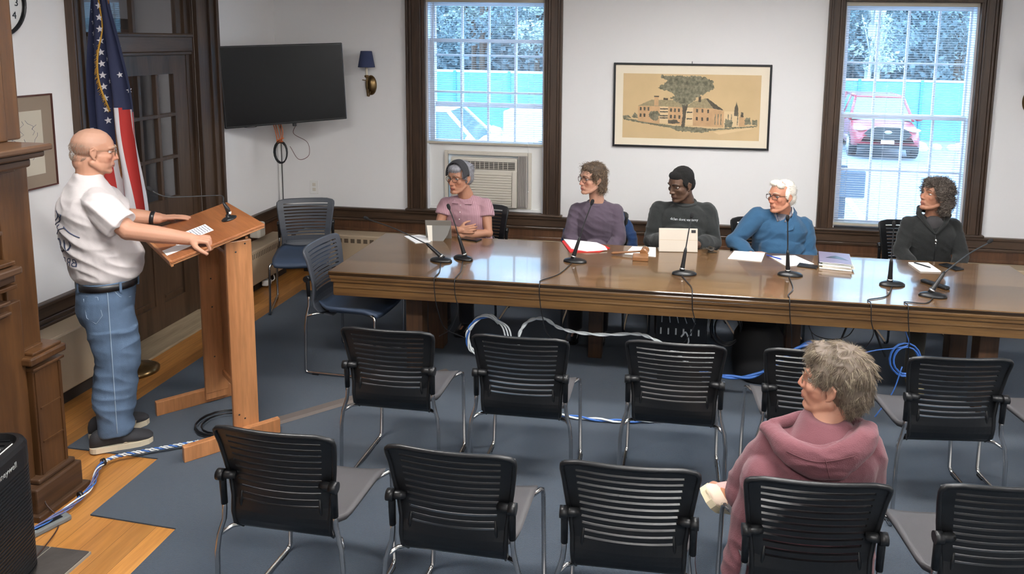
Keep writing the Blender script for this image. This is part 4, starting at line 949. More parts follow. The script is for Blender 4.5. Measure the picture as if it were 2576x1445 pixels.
NU, NZ = 60, 110; P = []; F = []; MI = []
ZT, ZBm = 2.74, 1.09
for j in range(NZ+1):
    z = ZT+(ZBm-ZT)*j/NZ
    for i in range(NU+1): P.append(flag_pt(i/NU, z))
for j in range(NZ):
    zc = ZT+(ZBm-ZT)*(j+.5)/NZ
    for i in range(NU):
        u = (i+.5)/NU; a = j*(NU+1)+i; F.append((a, a+1, a+NU+2, a+NU+1))
        zcan = 1.68-.12*math.sin(u*4) if u < .5 else 1.83-.10*(u-.5)
        if zc > zcan: MI.append(0)
        else: MI.append(1 if int((u*8.6+.7)) % 2 == 1 else 2)
mb = MB(); mb.add(P, F, 0, True); mb.m = MI
def star(u, z, r, rot=0):
    c = flag_pt(u, z); du = (flag_pt(u+.01, z)-flag_pt(u-.01, z)).normalized(); dz = V((0, 0, 1)); nn = du.cross(dz).normalized()
    if nn.y > 0: nn = -nn
    pts = []
    for k in range(10):
        a = PI/2+rot+2*PI*k/10; q = r if k % 2 == 0 else r*.42
        uu = du*(q*math.cos(a))+dz*(q*math.sin(a)); pts.append(c+uu+nn*.005)
    mb.add([c+nn*.005]+pts, [(0, k+1, (k+1) % 10+1) for k in range(10)], 2)
random.seed(6)
for k in range(11):
    z = 2.50-k*.073
    star(.17, z, .021, random.uniform(-.2, .2)); star(.40, z-.045, .025, random.uniform(-.25, .25))
for (u, z) in ((.80, 2.02), (.88, 1.92), (.62, 2.12), (.66, 1.98), (.93, 2.2)): star(u, z, .021, .2)
fc = mb.build('flag_cloth', [M_fb, M_fr, M_fw], fl)
mb = MB(); random.seed(5)
ed = [flag_pt(.45+.07*math.sin(k*.25), 2.72-k*.036)+V((0, -.02, 0)) for k in range(27)]
mb.tube([p+V((0, -.004, 0)) for p in ed], .005, 6)
for k in range(26):
    for q in range(5):
        p = ed[k].lerp(ed[k+1], q/5)+V((0, -.004, 0)); mb.tube([p, p+V((random.uniform(-.008, .008)-.014, -.004, -.016))], .0018, 4)
mb.build('gold_fringe', M_gold, fl)

# ================================================================ FLOOR CABLES
M_cb = mat('cable_blue', srgb(58, 104, 178), .4); M_cw = mat('cable_white', srgb(206, 212, 214), .4); M_cbl = mat('cable_grey_violet', srgb(92, 98, 140), .5)
def bundle(name, pts, label, mats, r=.004, off=.006, turns=6, n=8):
    path = smooth_path(pts, n); mb = MB(); N_ = len(path)
    for k, m_ in enumerate(mats):
        q = []
        for i, p in enumerate(path):
            t_ = (path[min(i+1, N_-1)]-path[max(i-1, 0)]).normalized(); a = V((0, 0, 1)) if abs(t_.z) < .9 else V((1, 0, 0)); u = t_.cross(a).normalized(); w_ = t_.cross(u)
            an = 2*PI*(k/len(mats)+turns*i/N_); q.append(p+(u*math.cos(an)+w_*math.sin(an))*off)
        mb.tube(q, r, 6, mi=k)
    return tag(mb.build(name, mats, None), label, 'cable')
bundle('cable_bundle', [(.98, -4.36, .03), (.97, -4.20, .03), (1.0, -4.02, .03), (1.02, -3.86, .03), (1.0, -3.72, .035), (.93, -3.60, .035), (.90, -3.52, .035)], 'blue and white cable bundle on the floor beside the mantel plinth', [M_cb, M_cw, M_cbl, M_cbl], off=.009, turns=3)
bundle('cable_bundle', [(.90, -3.52, .035), (.93, -3.46, .035), (1.02, -3.40, .035), (1.12, -3.34, .035), (1.22, -3.28, .035), (1.27, -3.24, .03)], 'twisted white and blue cable bundle leading to the lectern foot', [M_cb, M_cw, M_cw], off=.007, turns=9)
for (x, y) in ((.90, -3.52), (1.005, -3.80)):
    mb = MB(); mb.lathe([(.02, -.008), (.02, .008)], (x, y, .034), 14, axis=(.4, .8, 0)); tag(mb.build('cable_tie', M_black2, None), 'black strap around the cable bundle, ' + ('nearest the lectern' if y > -3.6 else 'nearest the air purifier'), 'cable tie')
ps = thing('power_strip', 'grey power strip on the floor under the cable bundle', 'power strip', (1.0, -4.03, .0), math.radians(68))
MB().box(-.12, .12, -.03, .03, .001, .026, bev=.006).build('body', mat('strip_grey', srgb(108, 112, 112), .5), ps)
MB().box(-.09, .09, -.012, .012, .0255, .0275).build('sockets', M_black2, ps)
mb = MB(); mb.tube(smooth_path([(.905, -3.90, .12), (.93, -3.92, .06), (.99, -3.93, .012), (1.06, -4.0, .006), (1.13, -4.16, .022), (1.16, -4.30, .022)], 8), .003, 6)
tag(mb.build('cable_run', mat('brown_cord', srgb(58, 40, 34), .5), None), 'thin dark cord curling over the floor boards to the air purifier', 'cable')
# under the table
bundle('cable_bundle', [(2.72, -2.14, .40), (2.66, -2.16, .45), (2.58, -2.18, .43), (2.52, -2.2, .34), (2.53, -2.2, .24), (2.58, -2.2, .2)], 'white cable bundle looped under the left part of the table', [M_cw, M_cw, M_cw, M_cb], r=.006, off=.010, turns=2)
mb = MB()
for k in range(3): mb.tube(smooth_path([(2.66+.012*k, -2.16, .455-.01*k), (2.74+.02*k, -2.15, .38), (2.77+.02*k, -2.15, .28)], 8), .006, 6)
tag(mb.build('cable_loop', M_cw, None), 'white cables falling from the top of the loop under the table', 'cable')
bundle('cable_bundle', [(2.86, -2.18, .26), (2.87, -2.18, .36), (2.93, -2.17, .44), (3.03, -2.16, .455), (3.12, -2.15, .40), (3.24, -2.14, .37), (3.42, -2.14, .365), (3.62, -2.14, .385), (3.72, -2.14, .37), (3.86, -2.14, .30), (4.00, -2.16, .2)], 'pale green white cable bundle slung under the table beside the round legs', [M_cw, M_cw], r=.007, off=.006, turns=8)
bundle('cable_bundle', [(4.05, -2.2, .18), (4.22, -2.2, .165), (4.38, -2.2, .18), (4.52, -2.2, .27), (4.66, -2.18, .38), (4.74, -2.18, .43)], 'bright blue cable bundle sagging beside the black waste bin', [M_cb, M_cb], r=.009, off=.007, turns=3)
bundle('cable_bundle', [(2.95, -2.55, .012+.012), (3.2, -2.60, .024), (3.5, -2.62, .024), (3.75, -2.58, .024), (4.0, -2.5, .024)], 'blue and white cable bundle lying on the carpet behind the row of chairs', [M_cb, M_cw], r=.006, off=.007, turns=5)
coil('cable_coil', (5.27, -2.30, .40), .095, 7, .0045, M_cb, 'coil of bright blue network cable hanging under the right part of the table', 'cable', sx=.85, jit=.014)
mb = MB(); mb.tube(smooth_path([(5.0, -2.3, .42), (5.1, -2.3, .45), (5.2, -2.3, .47), (5.28, -2.3, .50), (5.26, -2.28, .58)], 6), .004, 6); mb.tube(smooth_path([(5.25, -2.31, .36), (5.20, -2.33, .2), (5.10, -2.36, .05)], 6), .004, 6)
tag(mb.build('cable_end', M_cb, None), 'loose tail of blue cable beside the hanging coil', 'cable')
mb = MB(); mb.tube(smooth_path([(4.70, -2.2, .58), (4.74, -2.2, .49), (4.85, -2.2, .46), (4.95, -2.2, .49), (5.0, -2.2, .58)], 8), .0035, 6); mb.tube(smooth_path([(4.73, -2.2, .5), (4.76, -2.2, .38), (4.72, -2.2, .25)], 8), .0035, 6)
tag(mb.build('cable_loop', M_black2, None), 'thin black cable drooping from the table underside near the grey haired head', 'cable')
mb = MB()
for (x, y, dx, dy) in ((5.08, -2.1, .10, -.1), (5.78, -1.6, .14, -.1), (5.02, -2.05, -.12, -.1)): mb.tube([(x, y, .60), (x+dx*.5, y+dy*.5, .50), (x+dx, y+dy, .37)], .007, 6)
tag(mb.build('cable_tail', M_black2, None), 'stiff black cable ends poking down under the right table end', 'cable')
bin_ = thing('waste_bin', 'round black bin under the table in front of the white haired man', 'bin', (4.46, -1.80, .0078))
mb = MB(); mb.lathe([(.13, 0), (.16, .02), (.178, .12), (.165, .30), (.12, .38), (.11, .39)], (0, 0, 0), 32); mb.build('bin_body', mat('bin_black', srgb(22, 22, 24), .7), bin_)
mb = MB(); mb.lathe([(.155, .44), (.16, .46), (.15, .48)], (-.04, .05, 0), 32); mb.tube([(-.04, .05, .36), (-.04, .05, .45)], .04, 10); mb.build('lid', M_black2, bin_)
bx_ = thing('equipment_box', 'black electronics box with white plugs under the middle of the table', 'box', (3.93, -1.88, .0078))
MB().box(-.17, .17, -.12, .12, .14, .52, bev=.01).build('case', M_black2, bx_); MB().box(-.15, .15, -.10, .10, .0, .14).build('stand', M_black2, bx_)
mb = MB(); random.seed(9)
for k in range(6): mb.box(-.14+k*.05, -.13+k*.05, -.135, -.119, .34, .38)
for k in range(5): mb.tube([(-.13+k*.055, -.125, .42), (-.13+k*.05, -.15, .47), (-.12+k*.055, -.125, .51)], .004, 5)
mb.tube(smooth_path([(-.06, -.14, .20), (0, -.16, .25), (.05, -.15, .30), (.03, -.13, .36), (.0, -.14, .33)], 5), .006, 6); mb.build('plugs', M_cw, bx_)
cc = coil('cable_coil', (4.24, -1.86, .36), .12, 6, .006, M_black2, 'coil of black cable hanging beside the electronics box', 'cable', sx=.8, jit=.02)
for (x, y) in ((3.17, -1.72), (3.35, -1.72)): pass
jb = thing('junction_box', 'pale rounded box on the left wall behind the corner chair', 'box', (.096, -.60, .45))
MB().box(-.05, .05, -.06, .06, .0, .14, bev=.02).build('housing', M_ac, jb)
# blue jacket over the chair back of the woman in purple
# (built in the people section, where the cloth helper lives)

# ================================================================ OUTDOORS
GZ = -.9
M_asph = mat('asphalt', srgb(140, 147, 154), .95, var=.06, vscale=1.2); M_grass = mat('verge_grass', srgb(92, 110, 84), .95, var=.3, vscale=3)
gr = MB().box(-30, 45, .6, 60, GZ-.1, GZ).build('ground', M_asph, None); tag(gr, 'pale asphalt parking lot outside the windows', 'parking lot', kind='structure')
M_fen = mat('fence_turquoise', srgb(92, 150, 160), .7, var=.1, vscale=2)
fn = thing('long_fence', 'long turquoise green board fence beyond the parking lot', 'fence', (0, 19.5, GZ))
mb = MB(); mb.box(-14, 26, 0, .06, .05, 1.98); mb.build('boards', M_fen, fn)
mb = MB()
for k in range(21): mb.box(-14+k*2, -13.9+k*2, -.06, .0, 0, 2.05)
mb.build('posts', mat('fence_post', srgb(60, 132, 146), .7), fn); MB().box(-14, 26, -.03, .09, 1.98, 2.06).build('top_rail', M_white, fn)
mb = MB(); random.seed(13)
for k in range(40):
    x = -4+k*.5+random.uniform(-.2, .2); mb.ball((x, 17.6+random.uniform(-.3, .3), GZ+.05), random.uniform(.18, .42), seg=8, rz=.7)
tag(mb.build('stone_row', mat('pale_stone', srgb(214, 216, 220), .9), None), 'row of pale boulders at the foot of the turquoise fence', 'stones', kind='stuff')
ll = thing('long_building', 'pale blue low building seen between the white car and the fence', 'building', (0.0, 15.2, GZ))
MB().box(-1.2, 1.4, 0, 1.2, 0, 1.05, bev=.05).build('wall', mat('container_pale', srgb(196, 214, 222), .6), ll); MB().box(1.4, 2.8, .1, 1.1, .25, 1.0).build('bay', mat('container_dark', srgb(84, 104, 128), .6), ll)
M_tr = mat('pale_bark', srgb(176, 176, 170), .9)
def leaf_mat(n, c): return mat(n, c, .9, var=.4, vscale=2)
LM = [leaf_mat('foliage_dark', srgb(104, 118, 122)), leaf_mat('foliage_mid', srgb(126, 138, 138)), leaf_mat('foliage_pale', srgb(154, 164, 158))]
def tree(x, y, h, r, mi, seed, label, trunk_r=.16, lean=0, dens=900):
    random.seed(seed); root = thing('tree', label, 'tree', (x, y, GZ), 0, 'trees beyond the fence')
    mb = MB(); mb.tube(smooth_path([(0, 0, -.2), (lean*.4, 0, h*.3), (lean, 0, h*.75)], 5), [trunk_r*(1-.55*k/10) for k in range(11)], 8)
    for k in range(5): a = random.uniform(0, 6.3); mb.tube([(lean*.5, 0, h*(.3+.08*k)), (lean*.5+r*.6*math.cos(a), r*.6*math.sin(a), h*(.5+.09*k))], [trunk_r*.4, trunk_r*.12], 5)
    mb.build('trunk', M_tr if 'white' in label else M_table_l, root)
    mb = MB(); cl = [(lean+max(-r*.8, min(r*.8, random.gauss(0, r*.5))), max(-r*.7, min(r*.7, random.gauss(0, r*.4))), h*random.uniform(.34, .98), r*random.uniform(.3, .55)) for _ in range(16)]
    for _ in range(dens):
        c = random.choice(cl); d = V((random.gauss(0, 1), random.gauss(0, 1), random.gauss(0, 1))).normalized()*c[3]*random.uniform(.7, 1.05); p = V(c[:3])+d
        u = V((random.uniform(-1, 1), random.uniform(-1, 1), random.uniform(-1, 1))).normalized(); w_ = u.orthogonal().normalized(); s_ = random.uniform(.05, .12)
        mb.add([p-u*s_, p+w_*s_*.6, p+u*s_, p-w_*s_*.6], [(0, 1, 2, 3)])
    mb.build('foliage', LM[mi], root)
tl = [(-6.9, 0, 'dark leafy tree at the left edge of the left window'), (-5.4, 2, 'pale green leafy tree left of centre in the left window'), (-3.9, 0, 'dark leafy tree at the centre of the left window'), (-2.4, 1, 'mid green leafy tree right of centre in the left window'), (-.9, 2, 'pale green leafy tree at the right edge of the left window'),
      (9.2, 1, 'mid green leafy tree at the left edge of the right window'), (11.2, 0, 'dark leafy tree behind the thin white trunks in the right window'), (12.7, 1, 'mid green leafy tree right of centre in the right window'), (14.4, 0, 'dark leafy tree at the right edge of the right window'), (16.2, 2, 'pale green leafy tree furthest to the right beyond the fence')]
for k, (x, mi, lab) in enumerate(tl): tree(x, 23.2+(k % 2)*4.3, 6.6+1.8*((k*7) % 5)/4+(k % 2)*.6, 1.35, mi, 20+k, lab, dens=3600)
for (x, l, lab) in ((10.62, .25, 'thin white trunked tree just behind the fence, the left one of a pair'), (10.95, .15, 'thin white trunked tree just behind the fence, the right one of a pair')): tree(x, 21.0, 7.2, .7, 2, int(x*9), lab, .09, l, dens=500)
hb_ = MB(); P = []  # hill added to close bright sky gaps between the leaves
for j, (y, z) in enumerate(((34.5, -.95), (35.5, 2.6), (37.5, 4.9), (42, 6.6), (55, 7.6), (60, -1.0))):
    for i in range(33): x = -24+i*2; P.append((x, y+.6*math.sin(x*.5), z+(.5*math.sin(x*.37)+.25*math.sin(x*1.3) if 0 < j < 5 else 0)))
hb_.add(P, [(j*33+i, j*33+i+1, (j+1)*33+i+1, (j+1)*33+i) for j in range(5) for i in range(32)], 0, True)
tag(hb_.build('sky_gap_hill', LM[0], None), 'dark green hill added behind the trees to block bright sky gaps', 'hill', kind='structure')
hd = MB(); random.seed(31)
for _ in range(24000):
    x = random.uniform(-14, 26); zq = random.random(); p = V((x, 32.5+random.uniform(-1, 1)+.8*math.sin(x*.7), GZ+zq*7.6*(1+.12*math.sin(x*.9)))); u = V((random.uniform(-1, 1), random.uniform(-.4, .4), random.uniform(-1, 1))).normalized(); w_ = u.orthogonal().normalized(); s_ = random.uniform(.12, .26)
    hd.add([p-u*s_, p+w_*s_*.7, p+u*s_, p-w_*s_*.7], [(0, 1, 2, 3)])
tag(hd.build('woodland', LM[0], None), 'dense dark green woodland foliage behind the trees', 'woodland', kind='stuff')

def car(name, label, loc, rz, body, L=4.5, W=1.9, H=1.68):
    """local x forward; smooth lofted SUV"""
    root = thing(name, label, 'car', loc, rz)
    secs = [(-2.25, .45, .95, .60, .86), (-2.15, .35, 1.05, .78, .93), (-1.7, .32, 1.08, .90, .95), (-.9, .32, 1.08, .95, .95), (.2, .32, 1.06, .95, .95), (.95, .32, 1.04, .94, .95), (1.5, .33, .98, .92, .93), (2.05, .36, .90, .84, .88), (2.22, .42, .80, .70, .80), (2.28, .5, .70, .6, .7)]
    P = []; F = []; n = 12
    for (x, z0, z1, w1, w0) in secs:
        for (a, b_) in ((-1, .05), (-1.0, .5), (-.98, .8), (-.86, .96), (-.55, 1.0), (0, 1.02), (.55, 1.0), (.86, .96), (.98, .8), (1.0, .5), (1, .05), (0, 0)):
            P.append((x, a*(w0*(1-b_)+w1*b_)*W/1.9, z0+(z1-z0)*b_))
    for q in range(len(secs)-1):
        for k in range(n): F.append((q*n+k, q*n+(k+1) % n, (q+1)*n+(k+1) % n, (q+1)*n+k))
    F.append([k for k in range(n)]); F.append([(len(secs)-1)*n+k for k in range(n)][::-1])
    mb = MB(); mb.add(P, F, 0, True)
    mb.box(-1.75, .45, -.66, .66, H-.05, H, bev=.03)
    for s in (-1, 1):
        mb.tube([(1.05, s*.86, 1.02), (.42, s*.67, H-.03)], .045, 6); mb.tube([(-.35, s*.88, 1.04), (-.35, s*.68, H-.03)], .04, 6); mb.tube([(-1.95, s*.84, 1.04), (-1.65, s*.66, H-.03)], .07, 6); mb.tube([(.45, s*.67, H-.02), (-1.7, s*.66, H-.02)], .04, 6)
    mb.build('body_shell', body, root)
    G = mat('car_glass', srgb(120, 140, 150) if 'red' in name else srgb(84, 104, 116), .08, .2)
    mb = MB(); mb.add([(1.05, -.82, 1.03), (1.05, .82, 1.03), (.44, .64, H-.04), (.44, -.64, H-.04)], [(0, 1, 2, 3)]); mb.build('windscreen', G, root)
    mb = MB()
    for s in (-1, 1):
        mb.add([(.98, s*.87, 1.05), (-.33, s*.89, 1.05), (-.33, s*.69, H-.06), (.42, s*.68, H-.06)], [(0, 1, 2, 3)]); mb.add([(-.38, s*.89, 1.05), (-1.9, s*.86, 1.05), (-1.66, s*.67, H-.06), (-.38, s*.69, H-.06)], [(0, 1, 2, 3)])
    mb.build('side_windows', G, root)
    MD = M_black2
    for x in (1.42, -1.38):
        for s in (-1, 1):
            mb = MB(); mb.lathe([(.34, -.11), (.35, -.09), (.35, .09), (.34, .11)], (x, s*.82, .35), 28, axis=(0, 1, 0)); mb.lathe([(.21, -.12), (.21, .12)], (x, s*.82, .35), 20, axis=(0, 1, 0), mi=1); mb.build('wheel', [MD, M_silver], root)
    mb = MB(); mb.prism([(-.62, .02), (-.50, .15), (-.3, .22), (.3, .22), (.50, .15), (.62, .02), (.42, -.12), (-.42, -.12)], .05, M=Matrix.Translation((2.245, 0, .72)) @ Matrix(((0, 0, 1, 0), (1, 0, 0, 0), (0, 1, 0, 0), (0, 0, 0, 1)))); mb.box(2.20, 2.29, -.78, .78, .33, .44); mb.build('grille', MD, root)
    MB().box(2.28, 2.31, -.17, .17, .47, .58).build('number_plate', M_paper, root); MB().ball((2.30, 0, .80), .07, rx=.3, ry=1.6, rz=.7).build('badge', M_silver, root)
    for s in (-1, 1): MB().ball((2.10, s*.70, .86), .12, rx=1.2, ry=1.5, rz=.45).build('headlight', M_white, root); MB().ball((.95, s*1.03, 1.10), .11, rx=.7, ry=1.2, rz=.8).build('door_mirror', body, root)
    return root
M_cred = mat('car_red', srgb(150, 44, 52), .3, coat=.6); M_cwh = mat('car_white', srgb(225, 228, 230), .35, coat=.5)
car('red_car', 'red sport utility car facing the right window from the parking lot', (10.0, 17.0, GZ), -PI/2-.10, M_cred)
car('white_car', 'white car with dark windows parked close outside the left window', (-1.33, 9.2, GZ), .04, M_cwh)
sg = thing('meter_box', 'dark grey box on a post just outside the right window', 'box', (6.15, 3.1, GZ))
MB().box(-.19, .17, -.05, .07, 1.22, 1.58, bev=.02).build('box_body', mat('box_grey', srgb(74, 80, 92), .6), sg); MB().box(-.19, -.06, -.03, .05, 0, 1.64, bev=.01).build('post', mat('post_grey', srgb(58, 62, 74), .6), sg)
lnm = MB().box(-.07, .07, -1.6, 1.6, 0, .004).build('parking_line', M_white, None); lnm.location = (7.45, 8.2, GZ); lnm.rotation_euler = (0, 0, -.07); tag(lnm, 'white painted parking line outside the right window', 'road marking')
# ================================================================ PEOPLE: body builder
def bake(mb, voxel, smooth=4, name='m'):
    me = mb.mesh(name) if isinstance(mb, MB) else mb
    o = bpy.data.objects.new('bake', me); COL.objects.link(o)
    r = o.modifiers.new('r', 'REMESH'); r.mode = 'VOXEL'; r.voxel_size = voxel; r.use_smooth_shade = True
    if smooth: s = o.modifiers.new('s', 'SMOOTH'); s.iterations = smooth; s.factor = .5
    out = bpy.data.meshes.new_from_object(o.evaluated_get(bpy.context.evaluated_depsgraph_get()))
    bpy.data.objects.remove(o); bpy.data.meshes.remove(me); out.name = name
    out.materials.clear(); out.polygons.foreach_set('use_smooth', [True]*len(out.polygons)); return out
def limb(mb, pts, rad, seg=14, ends=True):
    pts = [V(p) for p in pts]; mb.tube(pts, list(rad), seg)
    for i, p in enumerate(pts):
        if ends or 0 < i < len(pts)-1: mb.ball(p, rad[i]*.995, seg=seg)
def loft(mb, rings, n=28, pw=2.3):
    P = []; F = []
    for (c, ax, ay, rx, ry) in rings:
        for k in range(n):
            a = 2*PI*k/n; ca, sa = math.cos(a), math.sin(a)
            P.append(V(c)+ax*(rx*math.copysign(abs(ca)**(2/pw), ca))+ay*(ry*math.copysign(abs(sa)**(2/pw), sa)))
    for q in range(len(rings)-1):
        for k in range(n): F.append((q*n+k, q*n+(k+1) % n, (q+1)*n+(k+1) % n, (q+1)*n+k))
    F.append([k for k in range(n)][::-1]); F.append([(len(rings)-1)*n+k for k in range(n)])
    mb.add(P, F, 0, True)
def head_matrix(c, look, roll=0.0, s=1.0):
    y = V(look).normalized(); x = y.cross(V((0, 0, 1))).normalized(); z = x.cross(y)
    if roll: q = Quaternion(y, roll); x = q @ x; z = q @ z
    return Matrix(((x.x*s, y.x*s, z.x*s, c[0]), (x.y*s, y.y*s, z.y*s, c[1]), (x.z*s, y.z*s, z.z*s, c[2]), (0, 0, 0, 1)))
def hball(mb, M, c, r, seg=18):
    """ellipsoid given in head coordinates"""
    s = M.to_scale().x; R = M.to_3x3().normalized(); mb.ball(M @ V(c), s, rx=r[0], ry=r[1], rz=r[2], seg=seg, rot=R)
def hlimb(mb, M, pts, rad, seg=10):
    s = M.to_scale().x; limb(mb, [M @ V(p) for p in pts], [r*s for r in rad], seg)
def head_shape(mb, M, neck, full=0.0, nose=1.0, jaw=1.0, nr=.052, jowl=False):
    hball(mb, M, (0, -.015, .035), (.077, .096, .083)); hball(mb, M, (0, .030, .030), (.063, .055, .060))
    hball(mb, M, (0, .028, -.028), (.065+full, .057, .062)); hball(mb, M, (0, .026, -.065), ((.057+full)*jaw, .056, .045)); hball(mb, M, (0, .070, -.096), (.023*jaw, .018, .018))
    for s in (-1, 1):
        hlimb(mb, M, [(s*(.055+full)*jaw, -.008, -.052), (s*(.040+full)*jaw, .035, -.082), (s*.02, .066, -.098)], [.018, .017, .014])
        hball(mb, M, (s*.043, .056, -.018), (.022, .020, .020)); hlimb(mb, M, [(s*.012, .082, .026), (s*.032, .080, .030), (s*.050, .062, .026)], [.007, .0085, .007])
        hball(mb, M, (s*.012*nose, .091, -.033), (.0085, .009, .008))
        hlimb(mb, M, [(s*.076, .004, .010), (s*.084, -.010, .022), (s*.087, -.022, .012), (s*.086, -.020, -.008), (s*.080, -.008, -.026), (s*.076, .002, -.032)], [.005, .006, .006, .0055, .006, .006], 8)
        hball(mb, M, (s*.079, -.007, -.004), (.005, .014, .024))
    hlimb(mb, M, [(0, .078, .020), (0, .088, .000), (0, .098, -.022)], [.0075, .0085, .0100]); hball(mb, M, (0, .100, -.030), (.0115*nose, .0105, .0100))
    hball(mb, M, (0, .070, -.056), (.029, .022, .024))
    hlimb(mb, M, [(-.021, .083, -.063), (0, .091, -.060), (.021, .083, -.063)], [.004, .006, .004]); hlimb(mb, M, [(-.017, .083, -.071), (0, .089, -.0725), (.017, .083, -.071)], [.004, .0065, .004])
    if jowl: hball(mb, M, (0, .012, -.098), (.050, .050, .036)); hball(mb, M, (0, -.055, -.055), (.052, .04, .05))
    c = M @ V((0, -.022, -.045)); s = M.to_scale().x
    limb(mb, [c, (c+V(neck))/2, V(neck)], [nr*s, nr*.98*s, nr*1.12*s], 18)
def hand(mb, wrist, d, palm, thumb_side, curl=.35, s=1.0, spread=.12, wr=.024, curls=None):
    """d: wrist to knuckles, palm: direction the palm faces, thumb_side: +1/-1 along d x palm"""
    W = V(wrist); d = V(d).normalized(); p = V(palm); p = (p-d*p.dot(d)).normalized(); t = d.cross(p)*thumb_side
    hand_r = []
    for i, (off, ml, fl_) in enumerate(((.030, .088, .94), (.010, .092, 1.04), (-.010, .088, .98), (-.029, .080, .78))):
        b0 = W+t*off*.55*s+d*.012*s; kn = W+t*off*s+d*ml*s-p*.004*s
        limb(mb, [b0, (b0+kn)/2-p*.001, kn], [.0145*s, .0125*s, .0105*s], 10)
        dd = (d+t*spread*off/.03).normalized(); q = kn; r = .0095*s
        c = curls[i] if curls else curl
        for j, ln in enumerate((.043, .027, .021)):
            ang = c*(1.0 if j == 0 else 1.25); ax = dd.cross(p)
            if ax.length > 1e-6: dd = Quaternion(ax.normalized(), ang) @ dd
            q2 = q+dd*ln*fl_*s; r2 = r*.9; limb(mb, [q, q2], [r, r2], 10); q, r = q2, r2
    b = W+t*.018*s+d*.020*s+p*.006*s; m1 = b+(d*.55+t*.75+p*.25).normalized()*.044*s; m2 = m1+(d*.85+t*.35+p*.35).normalized()*.033*s; m3 = m2+(d*.95+t*.05+p*.45).normalized()*.026*s
    limb(mb, [b, m1, m2, m3], [.016*s, .0125*s, .0105*s, .0085*s], 10)
    mb.ball(W+d*.045*s, 1, rx=1, ry=1, rz=1, seg=4) if False else None
    limb(mb, [W-d*.01, W+d*.03*s], [wr*.95, .023*s], 12)
def tint_body(me, M, skin, lip, redness=.12, scalp=None, stubble=None, brow=None):
    ca = me.color_attributes.new('tint', 'FLOAT_COLOR', 'POINT'); Mi = M.inverted(); n = len(me.vertices)
    cols = list(skin+(1,))*n; c0 = M.translation; s = M.to_scale().x
    red = (min(1, skin[0]*1.12), skin[1]*.72, skin[2]*.68)
    for i, v in enumerate(me.vertices):
        if (v.co-c0).length > .17*s: continue
        x, y, z = Mi @ v.co; c = list(skin)
        if y > .02:
            a = math.exp(-((abs(x)-.042)/.02)**2-((z+.030)/.022)**2)*redness*4+math.exp(-(x/.016)**2-((z+.028)/.02)**2)*redness*3.5
            a = min(1, a); c = [c[k]*(1-a)+red[k]*a for k in range(3)]
            if y > .05 and abs(x) < .024 and -.079 < z < -.056:
                a = 1-min(1, max(0, (abs(x)-.018)/.006)); 
                if abs(z+.0665) < .0022: c = [q*.35 for q in lip] if a > .3 else c
                else: c = [c[k]*(1-a*.6)+lip[k]*a*.6 for k in range(3)]
            if stubble and z < -.045 and not (abs(x) < .022 and -.079 < z < -.056): c = [c[k]*(1-stubble[3])+stubble[k]*stubble[3] for k in range(3)]
            a = math.exp(-((abs(x)-.031)/.016)**2-((z-.004)/.008)**2)*.35 if y > .045 else 0; c = [q*(1-a) for q in c]
        if scalp:
            if (z > scalp[4](x, y)): c = [c[k]*(1-scalp[3])+scalp[k]*scalp[3] for k in range(3)]
        cols[i*4:i*4+3] = c
    ca.data.foreach_set('color', cols)
def socket_push(me, M):
    Mi = M.inverted(); s = M.to_scale().x; fwd_ = M.to_3x3() @ V((0, 1, 0)); c0 = M.translation
    for v in me.vertices:
        if (v.co-c0).length > .14*s: continue
        x, y, z = Mi @ v.co
        if y < .03: continue
        a = .011*math.exp(-((abs(x)-.031)/.0145)**2-((z-.008)/.0105)**2)-.0025*math.exp(-((abs(x)-.031)/.016)**2-((z+.010)/.006)**2)
        a += .004*math.exp(-((abs(x)-.024)/.005)**2-((z+.050)/.016)**2)
        v.co = v.co-fwd_*a
M_sclera = mat('eye_white', (.78, .76, .73), .2); M_pupil = mat('pupil', (.01, .01, .01), .1)
def face_parts(root, M, skin, iris, brow, gaze=(0, 1, 0), lidc=.30, browr=.003, wide=1.0):
    R = M.to_3x3(); sk = mat('eyelid_skin', [q*.86 for q in skin], .5)
    for s in (-1, 1):
        ec = V((s*.031, .0615, .008)); g = V(gaze).normalized(); mb = MB()
        mb.ball((0, 0, 0), .0125, 0, seg=16)
        q = V((0, 1, 0)).rotation_difference(g)
        for (r, y, mi) in ((.0062, .0112, 1), (.0028, .0124, 2)):
            P = [V((0, y+.0012, 0))]+[V((r*math.cos(a*PI/6), y, r*math.sin(a*PI/6))) for a in range(12)]; mb.add([q @ p for p in P], [(0, k+1, (k+1) % 12+1) for k in range(12)], mi)
        mb.v = [tuple(M @ (ec+V(p))) for p in mb.v]; mb.build('eye', [M_sclera, iris, M_pupil], root)
        mb = MB(); P = []; n = 10
        for (lo, hi) in ((lidc, 1.5), (-1.5, -.42)):
            P = []
            for i in range(4):
                el = lo+(hi-lo)*i/3
                for k in range(n+1):
                    az = -1.45+2.9*k/n; e2 = el*(1-.25*abs(az)/1.45) if abs(el) < 1 else el; P.append(ec+V((math.sin(az)*math.cos(e2), math.cos(az)*math.cos(e2), math.sin(e2)))*.0140)
            mb.add([M @ p for p in P], [(i*(n+1)+k, i*(n+1)+k+1, (i+1)*(n+1)+k+1, (i+1)*(n+1)+k) for i in range(3) for k in range(n)], 0, True)
        mb.build('eyelid', sk, root)
        mb = MB(); mb.tube([M @ V(p) for p in ((s*.012, .091, .0285), (s*.026, .0905, .035), (s*.040, .0815, .035), (s*.052, .066, .027))], [browr*.8, browr*1.15, browr, browr*.5], 6); mb.build('eyebrow', brow, root)
